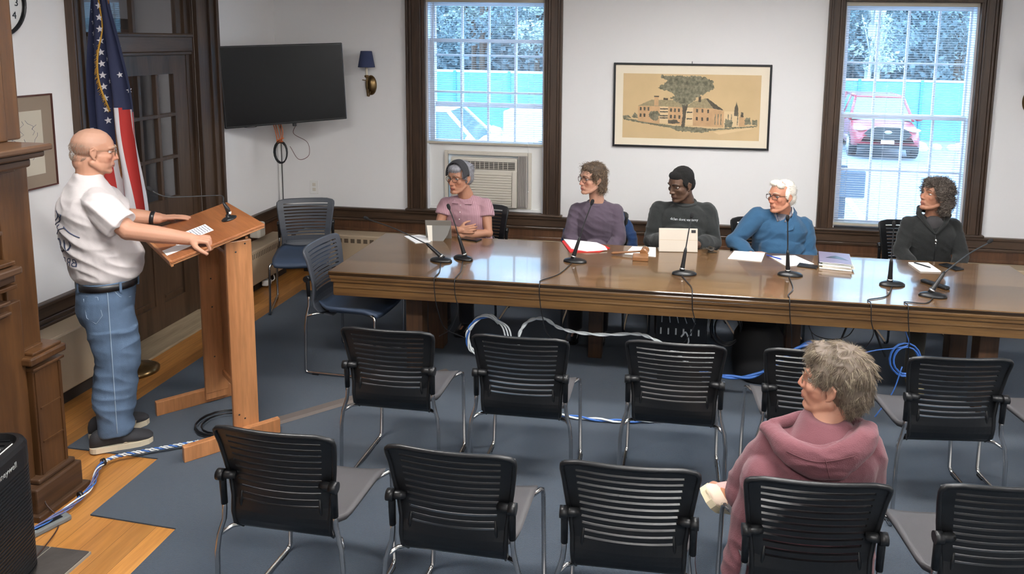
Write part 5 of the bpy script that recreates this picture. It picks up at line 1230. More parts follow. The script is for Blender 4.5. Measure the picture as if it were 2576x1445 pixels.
def glasses(root, M, m, rx=.024, rz=.019, round_=True, th=.0016, temple=True, lens=True):
    mb = MB(); ln = MB(); out = []
    for s in (-1, 1):
        c = V((s*.032, .094, .004)); pts = []
        for k in range(20):
            a = 2*PI*k/20; ca, sa = math.cos(a), math.sin(a)
            if round_: x, z = rx*ca, rz*sa
            else: x, z = rx*math.copysign(abs(ca)**.45, ca), rz*math.copysign(abs(sa)**.45, sa)
            pts.append(M @ (c+V((x, -.25*abs(s*.032+x)*.5, z))))
        mb.tube(pts, th, 6, closed=True)
        if lens: ln.add(pts, [list(range(20))])
        if temple: mb.tube([M @ V(p) for p in ((s*(.032+rx), .088, .010), (s*.070, .06, .012), (s*.080, .0, .012), (s*.082, -.018, .0))], th*.9, 6)
    mb.tube([M @ V(p) for p in ((-.009, .094, .008), (0, .100, .011), (.009, .094, .008))], th, 6)
    g = mb.build('glasses', m, root)
    if lens: ln.build('lenses', M_lens, g)
    return g
def sample_surface(me, n, seed=1, keep=None):
    random.seed(seed); polys = me.polygons; A = [p.area for p in polys]; tot = sum(A); out = []
    cum = []; s = 0
    for a in A: s += a; cum.append(s)
    import bisect
    tries = 0
    while len(out) < n and tries < n*12:
        tries += 1; p = polys[min(len(A)-1, bisect.bisect(cum, random.random()*tot))]
        if keep is None or keep(p.center): out.append((p.center.copy(), p.normal.copy()))
    return out
def strands(name, me, n, length, comb, rad, m, root, curl=0, freq=6, lift=.25, seed=1, keep=None, seg=6, droop=0, inset=.004, sides=4, mats=None):
    mb = MB()
    for (p, nn) in sample_surface(me, n, seed, keep):
        d = comb(p, nn); d = (d-nn*d.dot(nn)); d = d.normalized() if d.length > 1e-5 else nn.orthogonal(); L = length*random.uniform(.6, 1.25); ph = random.uniform(0, 6.3); side = nn.cross(d)
        dirv = (d+nn*lift*random.uniform(.3, 1.6)+side*random.uniform(-.35, .35)).normalized(); pts = []; q = p-nn*inset
        for k in range(seg+1):
            t_ = k/seg; c = q+dirv*L*t_+V((0, 0, -droop*L*t_*t_))-nn*lift*L*.5*t_*t_
            if curl: c = c+(side*math.cos(freq*t_*3+ph)+nn*math.sin(freq*t_*3+ph))*curl*min(1, t_*3)
            pts.append(c)
        mb.tube(pts, [rad*(1-.75*k/seg) for k in range(seg+1)], sides, mi=random.randrange(len(mats)) if mats else 0, caps=False)
    return mb.build(name, mats or m, root)
def wrinkle(me, amp, sc_=(9, 9, 22), seed=0, mask=None, amp2=.0005, rot=0):
    me.update(); N_ = [v.normal.copy() for v in me.vertices]; c, s = math.cos(rot), math.sin(rot)
    for v, n in zip(me.vertices, N_):
        p = v.co; q = V(((p.x*c-p.z*s)*sc_[0]+seed*3.1, p.y*sc_[1], (p.x*s+p.z*c)*sc_[2]+seed)); w_ = noise.noise(q); w_ = 1-abs(w_)*2.2
        a = amp*w_+amp2*noise.noise(p*55); 
        if mask: a *= mask(p)
        v.co = p+n*a
    me.update()
def axes(f): f = V((f[0], f[1], 0)).normalized(); return f, V((f.y, -f.x, 0))     # forward, person's right
def torso_rings(hip, N_, f, lat, wd, dp, k=1.0, belly=0.0, t0=0.0):
    H_ = V(hip); tab = [(0, .98, 1.0, .0), (.12, 1.05, 1.05, .01), (.28, .98, 1.02+belly, .01+belly*.04), (.45, .94, 1.0+belly*.8, .015+belly*.04), (.62, 1.0, 1.04, .015), (.74, .98, 1.0, .01), (.84, .84, .88, .0), (.92, .58, .70, -.005), (1.0, .38, .50, 0)]
    return [(H_.lerp(V(N_), t_)+f*fo, lat, f, wd*a*k, dp*b_*k) for (t_, a, b_, fo) in tab if t_ >= t0]
skinM = {}
def person(P):
    """P: dict describing one person; returns the body object"""
    f, lat = axes(P['face_dir']); M = head_matrix(P['head'], P['look'], P.get('roll', 0), P.get('hs', 1.0))
    sk = P['skin']; mb = MB(); wd, dp = P['wd'], P['dp']; Nk = V(P['neck']); hip = V(P['hip'])
    head_shape(mb, M, Nk, P.get('full', 0), P.get('nose', 1), P.get('jaw', 1), P.get('nr', .052), P.get('jowl', False))
    loft(mb, torso_rings(hip, Nk, f, lat, wd, dp, .82, 0))
    for A in P['arms']:
        S_, E_, W_ = map(V, A['j']); r = A.get('r', (.050, .040, .026))
        limb(mb, [Nk.lerp(S_, .45)-V((0, 0, .02)), S_, S_.lerp(E_, .5), E_, E_.lerp(W_, .45), W_], [.045, r[0], r[0]*.93, r[1], r[1]*.93, r[2]])
        if A.get('hd'): hand(mb, W_, A['hd'], A['palm'], A.get('ts', 1), A.get('curl', .35), A.get('s', 1.0), curls=A.get('curls'), wr=r[2], spread=A.get('sp', .12))
    for s, (K, An) in zip((-1, 1), P['legs']):
        h = hip+lat*(s*.09)+V((0, 0, .02)); limb(mb, [h, K, An, V(An)+V((0, 0, -.03))], [.075, .052, .038, .036]); limb(mb, [V(An)+V((0, 0, -.04)), V(An)+P.get('toe', f)*.12+V((0, 0, -.055))], [.035, .028])
    me = bake(mb, P.get('vox', .0045), 3, 'person'); socket_push(me, M)
    tint_body(me, M, sk, P['lip'], P.get('red', .1), P.get('scalp'), P.get('stubble'))
    o = link('person', me, SKIN); tag(o, P['label'], 'person')
    face_parts(o, M, sk, P['iris'], P['brow'], P.get('gaze', (0, 1, 0)), P.get('lid', .3), P.get('browr', .003))
    P['M'] = M; P['f'] = f; P['lat'] = lat; P['obj'] = o
    return o
SKIN = attr_mat('skin', .60, sss=.08, bump=.08, bscale=350)
def top_garment(P, name, m, add=.012, sleeve='long', voxel=.006, smooth=8, wr=.004, extra=None, wsc=(9, 9, 22), rot=.5, sl_r=1.0, drop=0.0, ws=.0):
    mb = MB(); f, lat = P['f'], P['lat']; Nk, hip = V(P['neck']), V(P['hip']); wd, dp = P['wd'], P['dp']
    rings = torso_rings(hip, Nk, f, lat, wd+add, dp+add, 1.0, P.get('belly', 0))[:-1]
    rings.append((Nk+V((0, 0, -.022+ws)), lat, f, .078, .068)); loft(mb, rings)
    for A in P['arms']:
        S_, E_, W_ = map(V, A['j']); r = A.get('r', (.050, .040, .026)); a = add*sl_r
        limb(mb, [Nk.lerp(S_, .35)-V((0, 0, .028)), S_.lerp(Nk, .12)-V((0, 0, .004)), S_-V((0, 0, .012))], [.052, r[0]+a*.5, r[0]+a*.6])
        if sleeve == 'long':
            mid = E_.lerp(W_, .5); limb(mb, [S_, S_.lerp(E_, .5), E_, mid], [r[0]+a, r[0]*.95+a, r[1]+a*1.05, r[1]*.95+a]); mb.tube([mid, W_.lerp(mid, .25), W_.lerp(mid, .05)], [r[1]*.95+a, r[2]+a*.9, r[2]+a*.65], 16)
        else:
            q = S_.lerp(E_, sleeve); limb(mb, [S_, S_.lerp(q, .5)], [r[0]+a, r[0]+a*1.3]); mb.tube([S_, S_.lerp(q, .5), q], [r[0]+a, r[0]+a*1.35, r[0]+a*1.7], 20)
    if P.get('bust'):
        c = hip.lerp(Nk, .63)
        for s in (-1, 1): mb.ball(c+lat*(s*.075)+f*(dp*.62), P['bust'], seg=14)
    if extra: extra(mb)
    me = bake(mb, voxel, smooth, name); wrinkle(me, wr, wsc, seed=len(P['label']) % 17, rot=rot)
    return link(name, me, m, P['obj'])
def trousers(P, m, sm, name='trousers', shoe=True, k=.014):
    mb = MB(); f, lat = P['f'], P['lat']; hip = V(P['hip'])
    loft(mb, [(hip+V((0, 0, z)), lat, f, P['wd']*a+k*.6, P['dp']*b_+k*.6) for (z, a, b_) in ((-.02, .8, .85), (.0, .98, 1.0), (.08, 1.02, 1.02), (.16, .99, 1.0))])
    for s, (K, An) in zip((-1, 1), P['legs']): h = hip+lat*(s*.09)+V((0, 0, .02)); limb(mb, [h, h.lerp(V(K), .5), K], [.080+k*.4, .072+k*.4, .060+k*.5]); limb(mb, [K, V(K).lerp(V(An), .6)], [.058+k*.5, .05+k]); mb.tube([K, V(K).lerp(V(An), .5), V(An)+V((0, 0, -.01))], [.056+k*.5, .052+k*.8, .046+k], 16)
    o = link(name, bake(mb, .008, 5, name), m, P['obj'])
    for s, (K, An) in zip((-1, 1), P['legs']): shoe_mesh(P['obj'], V(An), P.get('toe', f), sm)
    return o
def shoe_mesh(root, An, f, m, s=1.0, sole=None, up=None, hk=1.0):
    z = An.z-.075 if up is None else up; f = V(f); f = V((f.x, f.y, 0)).normalized(); lat = V((f.y, -f.x, 0)); mb = MB(); c = V((An.x, An.y, z))
    rows = [(-.090, .010, .05), (-.085, .021, .066), (-.074, .030, .078), (-.06, .036, .085), (-.02, .038, .088), (.03, .040, .070), (.08, .047, .055), (.13, .048, .045), (.165, .038, .035), (.182, .018, .025)]
    mb = MB(); P_ = []; F = []; n = 12
    rows = [(a, w_, h*(hk if a > -.0 else 1+(hk-1)*.5)) for (a, w_, h) in rows]
    for (a, w_, h) in rows:
        for k in range(n):
            an = 2*PI*k/n; x, y = math.cos(an), math.sin(an); P_.append(c+f*a*s+lat*(x*w_*s)+V((0, 0, (.016+(h-.016)*(.5+.5*y))*s)))
    for q in range(len(rows)-1):
        for k in range(n): F.append((q*n+k, q*n+(k+1) % n, (q+1)*n+(k+1) % n, (q+1)*n+k))
    F.append([k for k in range(n)]); F.append([(len(rows)-1)*n+k for k in range(n)][::-1]); mb.add(P_, F, 0, True)
    o = mb.build('shoe', m, root)
    mb = MB(); prof = [(a, w_*1.06) for (a, w_, h) in rows]; pts = [c+f*a*s+lat*w_*s for (a, w_) in prof]+[c+f*a*s-lat*w_*s for (a, w_) in prof[::-1]]
    n = len(pts); mb.add([p+V((0, 0, .0)) for p in pts]+[p+V((0, 0, .026*s)) for p in pts], [list(range(n))[::-1], [n+i for i in range(n)]]+[(i, (i+1) % n, n+(i+1) % n, n+i) for i in range(n)]); mb.build('sole', sole or m, o)
    return o
def curve_band(name, M, c, rx, ry, tilt, width, thick, m, root, a0=0, a1=2*PI, n=40):
    """flat band around an ellipse in head coordinates"""
    pass
def ring_on(mb, c, ax, ay, rx, ry, r, n=30, a0=0, a1=2*PI, seg=8, dz=None):
    pts = [V(c)+ax*(rx*math.cos(a0+(a1-a0)*k/n))+ay*(ry*math.sin(a0+(a1-a0)*k/n))+(V((0, 0, dz(a0+(a1-a0)*k/n))) if dz else V((0, 0, 0))) for k in range(n if a1-a0 > 6.2 else n+1)]
    mb.tube(pts, r, seg, closed=a1-a0 > 6.2)
def cloth_mat(name, c, rough=.9, bump=.25, bs=180, var=.06, vs=12): return mat(name, c, rough, bump=bump, bscale=bs, var=var, vscale=vs, sheen=.15)
def project_text(txt, size, target, origin, xdir, zdir, ray, m, root, name, off=.0015):
    bv = BVHTree.FromObject(target, bpy.context.evaluated_depsgraph_get()); me = text_mesh(txt, size); bm = bmesh.new(); bm.from_mesh(me)
    bmesh.ops.subdivide_edges(bm, edges=[e for e in bm.edges if e.calc_length() > size*.3], cuts=2); bmesh.ops.triangulate(bm, faces=bm.faces)
    for v in bm.verts:
        p = V(origin)+V(xdir)*v.co.x+V(zdir)*v.co.y; h = bv.ray_cast(p, V(ray)); v.co = (h[0]-V(ray)*off) if h[0] is not None else p
    bm.to_mesh(me); bm.free(); return link(name, me, m, root)
LOOK = V((.80, -3.25, 1.62))
def seated_legs(hx, hy, f, lat, spread=.10, knee=.43, an=.40, z=.56):
    out = []
    for s in (-1, 1):
        b = V((hx, hy, 0))+lat*(s*spread); out.append((b+f*knee+V((0, 0, z-.04)), b+f*an+V((0, 0, .085))))
    return out
I_br, I_bl = mat('iris_brown', srgb(60, 40, 26), .2), mat('iris_blue', srgb(90, 120, 140), .2)

# ---------------------------------------------------------------- woman in pink, arms crossed
F_ = V((-.12, -1, 0)); f, lat = axes(F_)
P1 = dict(label='woman in a pink short sleeved shirt and grey headband, arms crossed, behind the table', face_dir=F_, hip=(2.22, -.93, .49), neck=(2.19, -1.065, 1.030), wd=.170, dp=.118, bust=.055,
    head=(2.155, -1.125, 1.180), look=V((-.42, -.90, -.03)), hs=1.06, skin=srgb(176, 127, 102), lip=srgb(160, 84, 74), red=.10, iris=I_bl, brow=mat('brow_grey', srgb(120, 104, 92), .8), nose=1.0, jaw=.95,
    arms=[dict(j=((2.350, -1.06, .955), (2.395, -1.14, .745), (2.20, -1.285, .755)), r=(.046, .040, .026), hd=(-1, .05, .02), palm=(0, 1, -.2), ts=-1, curl=.3, s=.9),
          dict(j=((2.025, -1.07, .950), (1.985, -1.15, .755), (2.20, -1.30, .800)), r=(.046, .040, .026), hd=(1, .25, .05), palm=(0, 1, -.1), ts=1, curl=.4, s=.9)],
    legs=seated_legs(2.22, -.93, f, lat), gaze=(-.25, 1, -.05))
w1 = person(P1)
M_pink = cloth_mat('shirt_pink', srgb(190, 146, 156), bump=.15)
# woven stripes of the shirt
n_ = M_pink.node_tree; wv = n_.nodes.new('ShaderNodeTexWave'); wv.bands_direction = 'X'; wv.inputs['Scale'].default_value = 24; mx = n_.nodes.new('ShaderNodeMixRGB'); mx.inputs[1].default_value = c4(srgb(156, 116, 128)); mx.inputs[2].default_value = c4(srgb(182, 146, 154))
tcn = n_.nodes.new('ShaderNodeTexCoord'); n_.links.new(tcn.outputs['Object'], wv.inputs[0]); n_.links.new(wv.outputs[0], mx.inputs[0]); n_.links.new(mx.outputs[0], n_.nodes['Principled BSDF'].inputs['Base Color'])
sh = top_garment(P1, 'shirt', M_pink, add=.012, sleeve=.42, wr=.004)
mb = MB(); N1 = V(P1['neck'])
for s in (-1, 1):
    a = N1+lat*(s*.052)+f*.0+V((0, 0, .012)); b_ = N1+lat*(s*.028)+f*.088+V((0, 0, -.055)); c = N1+lat*(s*.085)+f*.085+V((0, 0, -.052)); d = N1+lat*(s*.080)+f*.0+V((0, 0, -.012)); e = N1-f*.055+V((0, 0, .02)); g = N1-f*.072+V((0, 0, -.008))
    P_ = [e, a, b_, c, d, g]; mb.add([p for p in P_]+[p-V((0, 0, .004))-f*.003 for p in P_], [(0, 1, 4, 5), (1, 2, 3, 4), (6, 11, 10, 7), (7, 10, 9, 8), (1, 7, 8, 2), (2, 8, 9, 3), (3, 9, 10, 4), (0, 6, 7, 1), (4, 10, 11, 5)])
mb.build('collar', M_pink, sh)
mb = MB(); q0 = N1+f*.082+V((0, 0, -.06))
for k in range(3): mb.ball(q0+f*(.028+.012*k)+V((0, 0, -.055*k)), .004, seg=8)
mb.build('buttons', M_white, sh)
# V of skin at the neckline
trousers(P1, cloth_mat('trousers_dark', srgb(40, 42, 50)), M_black2)
M_ = P1['M']; mb = MB(); hball(mb, M_, (0, -.030, .045), (.083, .092, .085)); hball(mb, M_, (0, -.050, .0), (.078, .075, .075)); hball(mb, M_, (0, -.075, .05), (.065, .065, .06))
hball(mb, M_, (0, .047, .076), (.058, .043, .034))
for s in (-1, 1): hball(mb, M_, (s*.068, .018, .035), (.015, .028, .04))
M_hg = mat('hair_grey', srgb(140, 140, 146), .7, var=.25, vscale=60, stretch=(1, 1, .3)); hm = bake(mb, .004, 3, 'hair'); hr = link('hair', hm, M_hg, w1)
fw_ = M_.to_3x3() @ V((0, 1, 0)); up_ = M_.to_3x3() @ V((0, 0, 1))
strands('hair_strands', hm, 1500, .035, lambda p, n: -fw_*.6-up_*.6, .0011, None, hr, lift=.35, seed=3, keep=lambda c: (M_.inverted() @ c).z > -.05, mats=[mat('hair_grey_a', srgb(168, 170, 178), .6), mat('hair_grey_b', srgb(120, 118, 120), .6)])
mb = MB(); pts = [M_ @ V((.089*math.cos(a), .022, .038+.100*math.sin(a))) for a in [(-.12+3.38*k/26) for k in range(27)]]
for q in range(7): dy = -.026+.0085*q; mb.tube([p+fw_*dy-up_*max(0, dy)*.45 for p in pts], .0065, 8)
mb.build('headband', mat('headband_charcoal', srgb(62, 62, 66), .9, bump=.4, bscale=300), w1)
glasses(w1, M_, M_black2, .024, .019)

# ---------------------------------------------------------------- woman in purple
F_ = V((-.05, -1, 0)); f, lat = axes(F_)
P2 = dict(label='woman with brown curly hair and round glasses in a purple grey jumper', face_dir=F_, hip=(3.25, -.93, .49), neck=(3.255, -1.06, 1.038), wd=.160, dp=.120, bust=.058,
    head=(3.215, -1.105, 1.210), look=V((-.82, -.70, .02)), hs=1.02, skin=srgb(185, 140, 118), lip=srgb(170, 92, 88), red=.12, iris=I_bl, brow=mat('brow_brown', srgb(96, 74, 58), .8), full=.003, jaw=1.0,
    arms=[dict(j=((3.405, -1.05, .945), (3.440, -1.10, .74), (3.36, -1.22, .62)), r=(.047, .042, .028), hd=(-.6, -.6, -.2), palm=(0, .2, -1), curl=.3, s=.9),
          dict(j=((3.100, -1.05, .940), (3.050, -1.10, .74), (3.14, -1.22, .62)), r=(.047, .042, .028), hd=(.6, -.6, -.2), palm=(0, .2, -1), ts=-1, curl=.3, s=.9)],
    legs=seated_legs(3.25, -.93, f, lat), gaze=(-.1, 1, .0))
w2 = person(P2); M_pur = cloth_mat('jumper_purple_grey', srgb(80, 68, 82), bump=.3, bs=320)
def _w2x(mb): mb.ball(V((3.26, -1.16, .62)), .12, seg=16)
sw = top_garment(P2, 'jumper', M_pur, add=.016, extra=_w2x, wr=.0045)
mb = MB(); ring_on(mb, V(P2['neck'])+V((0, -.006, -.022)), lat, f, .076, .070, .007, dz=lambda a: -.016*math.sin(a)); mb.build('neckband', M_pur, sw)
trousers(P2, cloth_mat('trousers_navy', srgb(34, 36, 44)), M_black2)
M_ = P2['M']; Mi2 = M_.inverted(); mb = MB(); hball(mb, M_, (0, -.028, .048), (.086, .096, .084)); hball(mb, M_, (0, -.062, -.02), (.080, .062, .075)); hball(mb, M_, (0, -.072, -.075), (.068, .048, .045)); hball(mb, M_, (0, .035, .090), (.055, .045, .030))
for s in (-1, 1): hball(mb, M_, (s*.072, .012, .040), (.020, .032, .042)); hball(mb, M_, (s*.066, -.045, -.05), (.024, .032, .05))
hm = bake(mb, .005, 3, 'hair'); wrinkle(hm, .005, (45, 45, 45), 3, amp2=.004)
MH = [mat('hair_brown_a', srgb(104, 84, 64), .6), mat('hair_brown_b', srgb(74, 60, 48), .6), mat('hair_brown_c', srgb(140, 118, 94), .6)]
hr = link('hair', hm, MH[1], w2); fw_ = M_.to_3x3() @ V((0, 1, 0)); up_ = M_.to_3x3() @ V((0, 0, 1))
strands('hair_curls', hm, 1500, .045, lambda p, n: -up_+n*.1+V((random.uniform(-.4, .4), random.uniform(-.4, .4), 0)), .0015, None, hr, curl=.0055, freq=3.2, lift=.55, seed=5, mats=MH, seg=9)
glasses(w2, M_, mat('tortoise_frame', srgb(60, 34, 26), .3), .0245, .0225, th=.0019)
mb = MB()
for s in (-1, 1): mb.ball(M_ @ V((s*.080, -.002, -.040)), .004, seg=8)
mb.build('earrings', M_silver, w2)

# ---------------------------------------------------------------- man in black sweatshirt
F_ = V((-.05, -1, 0)); f, lat = axes(F_)
P3 = dict(label='man with short black hair in a black sweatshirt with white lettering, behind the white tablet', face_dir=F_, hip=(3.94, -.93, .49), neck=(3.945, -1.08, 1.075), wd=.195, dp=.135, nr=.058,
    head=(3.905, -1.135, 1.200), look=V((-.78, -.72, -.24)), hs=1.07, skin=srgb(84, 60, 45), lip=srgb(98, 62, 54), red=.02, iris=I_br, brow=mat('brow_black', srgb(16, 13, 12), .8), nose=1.25, jaw=1.02, full=.002,
    arms=[dict(j=((4.115, -1.06, .975), (4.160, -1.12, .755), (4.04, -1.34, .790)), r=(.056, .047, .030), hd=(-.7, -.4, .05), palm=(0, .1, -1), curl=.4),
          dict(j=((3.755, -1.06, .970), (3.705, -1.13, .755), (3.80, -1.34, .790)), r=(.056, .047, .030), hd=(.7, -.4, .05), palm=(0, .1, -1), ts=-1, curl=.4)],
    legs=seated_legs(3.94, -.93, f, lat, .12), gaze=(-.25, 1, .05), lid=.15, vox=.0045)
m3 = person(P3); M_bs = cloth_mat('sweatshirt_black', srgb(30, 33, 33), bump=.3, bs=260)
def _m3x(mb):
    mb.ball(V((3.94, -1.13, .80)), 1, rx=.17, ry=.12, rz=.16, seg=20)
ss = top_garment(P3, 'sweatshirt', M_bs, add=.024, extra=_m3x, wr=.006, wsc=(8, 8, 16))
mb = MB(); ring_on(mb, V(P3['neck'])+V((0, -.012, -.016)), lat, f, .082, .078, .010, dz=lambda a: -.020*math.sin(a)); mb.build('neckband', M_bs, ss)
project_text('dclan dont vanlamy', .027, ss, (3.940, -1.7, .945), (1, 0, 0), (0, 0, 1), (0, 1, 0), mat('print_white', srgb(205, 210, 212), .7), ss, 'chest_print')
trousers(P3, cloth_mat('trousers_black', srgb(26, 27, 30)), M_black2)
M_ = P3['M']; mb = MB(); hball(mb, M_, (0, -.026, .048), (.081, .092, .084)); hball(mb, M_, (0, -.055, .0), (.073, .062, .07)); hball(mb, M_, (0, .030, .078), (.060, .046, .034))
for s in (-1, 1): hball(mb, M_, (s*.068, .008, .030), (.012, .026, .035))
hm = bake(mb, .004, 3, 'hair'); wrinkle(hm, .0012, (90, 90, 90), 2, amp2=.001); link('hair', hm, mat('hair_black', srgb(17, 15, 14), .9, bump=.9, bscale=280), m3)

# ---------------------------------------------------------------- white haired man
F_ = V((-.28, -1, 0)); f, lat = axes(F_)
P4 = dict(label='white haired man with glasses leaning on his elbow in a blue zip pullover', face_dir=F_, hip=(4.66, -.93, .49), neck=(4.695, -1.06, 1.007), wd=.185, dp=.130,
    head=(4.660, -1.110, 1.135), look=V((-.84, -.62, .02)), roll=.06, hs=1.05, skin=srgb(181, 126, 100), lip=srgb(158, 92, 80), red=.18, iris=I_bl, brow=mat('brow_pale', srgb(190, 176, 160), .8), nose=1.1, jaw=1.03,
    arms=[dict(j=((4.850, -1.04, .895), (4.890, -1.10, .68), (4.76, -1.26, .62)), r=(.052, .044, .029), hd=(-.7, -.5, 0), palm=(0, .1, -1), curl=.3),
          dict(j=((4.500, -1.05, 0.960), (4.330, -1.12, .775), (4.435, -1.27, .715)), r=(.052, .044, .029), hd=(.92, -.40, .12), palm=(0, .35, -1), ts=-1, curl=.22)],
    legs=seated_legs(4.66, -.93, f, lat, .12), gaze=(-.05, 1, .02))
m4 = person(P4); M_bl = cloth_mat('pullover_blue', srgb(40, 80, 112), bump=.15)
def _m4x(mb): mb.ball(V((4.69, -1.10, .72)), 1, rx=.175, ry=.13, rz=.14, seg=18)
pv = top_garment(P4, 'pullover', M_bl, add=.020, extra=_m4x, wr=.009, wsc=(6, 6, 15), rot=-.7)
N4 = V(P4['neck']); mb = MB()
for s in (-1, 1):
    a = [N4+lat*(s*.062)-f*.03+V((0, 0, .045)), N4+lat*(s*.075)+f*.02+V((0, 0, .02)), N4+lat*(s*.066)+f*.088+V((0, 0, -.055)), N4+lat*(s*.010)+f*.135+V((0, 0, -.135)), N4+lat*(s*.090)+f*.120+V((0, 0, -.100)), N4+lat*(s*.105)+f*.045+V((0, 0, -.030)), N4+lat*(s*.095)-f*.03+V((0, 0, .0))]
    n = len(a); mb.add(a+[p-f*.006-V((0, 0, .006)) for p in a], [(0, 1, 5, 6), (1, 2, 4, 5), (2, 3, 4), (n+6, n+5, n+1, n), (n+5, n+4, n+2, n+1), (n+4, n+3, n+2), (0, n, n+1, 1), (1, n+1, n+2, 2), (2, n+2, n+3, 3), (3, n+3, n+4, 4), (4, n+4, n+5, 5), (5, n+5, n+6, 6)])
mb.build('collar', M_bl, pv)
M_chk = cloth_mat('check_shirt', srgb(112, 112, 122), var=.3, vs=60); mb = MB(); mb.ball(N4+f*.035+V((0, 0, -.06)), 1, rx=.070, ry=.062, rz=.065, seg=16)
for s in (-1, 1): mb.tube([N4+lat*(s*.05)-f*.02+V((0, 0, .035)), N4+lat*(s*.060)+f*.055+V((0, 0, -.005)), N4+lat*(s*.025)+f*.100+V((0, 0, -.055))], [.008, .010, .008], 8)
o = link('check_shirt', mb.mesh('check_shirt'), M_chk, m4)
trousers(P4, cloth_mat('trousers_slate', srgb(48, 50, 56)), M_black2)
M_ = P4['M']; mb = MB(); hball(mb, M_, (0, -.036, .042), (.083, .090, .084)); hball(mb, M_, (0, -.065, -.005), (.074, .055, .07)); hball(mb, M_, (.012, .035, .098), (.045, .045, .026)); hball(mb, M_, (-.04, .040, .085), (.026, .030, .022))
for s in (-1, 1): hball(mb, M_, (s*.070, .000, .028), (.014, .026, .042))
hm = bake(mb, .004, 3, 'hair'); MW = [mat('hair_white_a', srgb(226, 220, 208), .6), mat('hair_white_b', srgb(190, 180, 164), .6)]
hr = link('hair', hm, MW[0], m4); fw_ = M_.to_3x3() @ V((0, 1, 0)); up_ = M_.to_3x3() @ V((0, 0, 1)); rt_ = M_.to_3x3() @ V((1, 0, 0))
strands('hair_strands', hm, 1300, .035, lambda p, n: -fw_*.7-up_*.5+rt_*.2, .0011, None, hr, lift=.2, seed=7, mats=MW)
glasses(m4, M_, mat('dark_frame', srgb(44, 36, 36), .3), .025, .0165, round_=False, th=.0019)

# ---------------------------------------------------------------- curly haired woman in black
F_ = V((-.10, -1, 0)); f, lat = axes(F_)
P5 = dict(label='woman with big grey brown curls in a black zip hoodie, looking up to the left', face_dir=F_, hip=(5.80, -.82, .49), neck=(5.815, -.945, 1.017), wd=.172, dp=.120, bust=.058, nr=.048,
    head=(5.800, -.985, 1.165), look=V((-.93, -.36, .22)), hs=1.04, skin=srgb(169, 120, 95), lip=srgb(156, 84, 76), red=.10, iris=I_br, brow=mat('brow_dark', srgb(80, 64, 54), .8), nose=1.0, jaw=.95,
    arms=[dict(j=((5.970, -.93, .930), (6.020, -1.0, .72), (5.95, -1.14, .62)), r=(.046, .041, .027), hd=(-.6, -.6, -.1), palm=(0, .1, -1), curl=.3, s=.9),
          dict(j=((5.655, -.93, .930), (5.585, -1.0, .735), (5.66, -1.16, .62)), r=(.046, .041, .027), hd=(.6, -.6, -.1), palm=(0, .1, -1), ts=-1, curl=.3, s=.9)],
    legs=seated_legs(5.80, -.82, f, lat), gaze=(-.1, 1, .1))
P5['legs'] = [(V((5.66, -1.28, .50)), V((5.50, -1.75, .085))), (V((5.92, -1.26, .50)), V((5.86, -1.42, .085)))]
w5 = person(P5); M_hd = cloth_mat('hoodie_black', srgb(29, 31, 31), bump=.25)
hj = top_garment(P5, 'zip_hoodie', M_hd, add=.016, wr=.005)
N5 = V(P5['neck']); mb = MB()
for s in (-1, 1):
    limb(mb, [N5+lat*(s*.03)-f*.085+V((0, 0, .015)), N5+lat*(s*.085)-f*.045+V((0, 0, .030)), N5+lat*(s*.105)+f*.025+V((0, 0, .004)), N5+lat*(s*.065)+f*.095+V((0, 0, -.050)), N5+lat*(s*.008)+f*.125+V((0, 0, -.120))], [.028, .026, .022, .016, .008])
hood = link('hood', bake(mb, .005, 6, 'hood'), M_hd, hj)
mb = MB(); mb.ball(N5+f*.052+V((0, 0, -.062)), 1, rx=.070, ry=.055, rz=.062, seg=16); link('inner_shirt', mb.mesh('inner_shirt'), cloth_mat('inner_shirt_grey', srgb(58, 56, 58)), w5)
mb = MB()
zp = [N5+f*(.122+.018*k)+V((0, 0, -.125-.045*k)) for k in range(3)]+[N5+f*.150+V((0, 0, -.26)), N5+f*.14+V((0, 0, -.36))]
mb.tube(smooth_path(zp, 5), .003, 6); mb.build('zip', M_black2, hj); mb = MB(); mb.ball(zp[1]+f*.012, .009, rz=1.6, seg=10); mb.ball(zp[1]+f*.013+V((0, 0, -.022)), .006, rz=1.5, seg=8); mb.build('zip_pull', M_silver, hj)
M_oliv = cloth_mat('trousers_olive', srgb(78, 76, 68)); trousers(P5, M_oliv, mat('suede_tan', srgb(150, 138, 96), .9))
M_ = P5['M']; mb = MB(); hball(mb, M_, (0, -.035, .055), (.098, .104, .088)); hball(mb, M_, (0, -.072, -.015), (.100, .072, .085)); hball(mb, M_, (0, -.078, -.075), (.085, .055, .050)); hball(mb, M_, (0, .048, .088), (.062, .046, .036))
for s in (-1, 1): hball(mb, M_, (s*.082, .004, .035), (.026, .036, .055)); hball(mb, M_, (s*.082, -.052, -.045), (.032, .036, .06))
hm = bake(mb, .005, 3, 'hair'); wrinkle(hm, .007, (38, 38, 38), 5, amp2=.006)
MH5 = [mat('hair_ash_a', srgb(97, 86, 77), .65), mat('hair_ash_b', srgb(64, 55, 49), .65), mat('hair_ash_c', srgb(134, 125, 115), .65)]
hr = link('hair', hm, MH5[1], w5); up_ = M_.to_3x3() @ V((0, 0, 1))
strands('hair_curls', hm, 1900, .042, lambda p, n: -up_*.6+V((random.uniform(-.6, .6), random.uniform(-.6, .6), random.uniform(-.4, .4))), .0016, None, hr, curl=.0085, freq=3.6, lift=.75, seed=9, mats=MH5, seg=10)

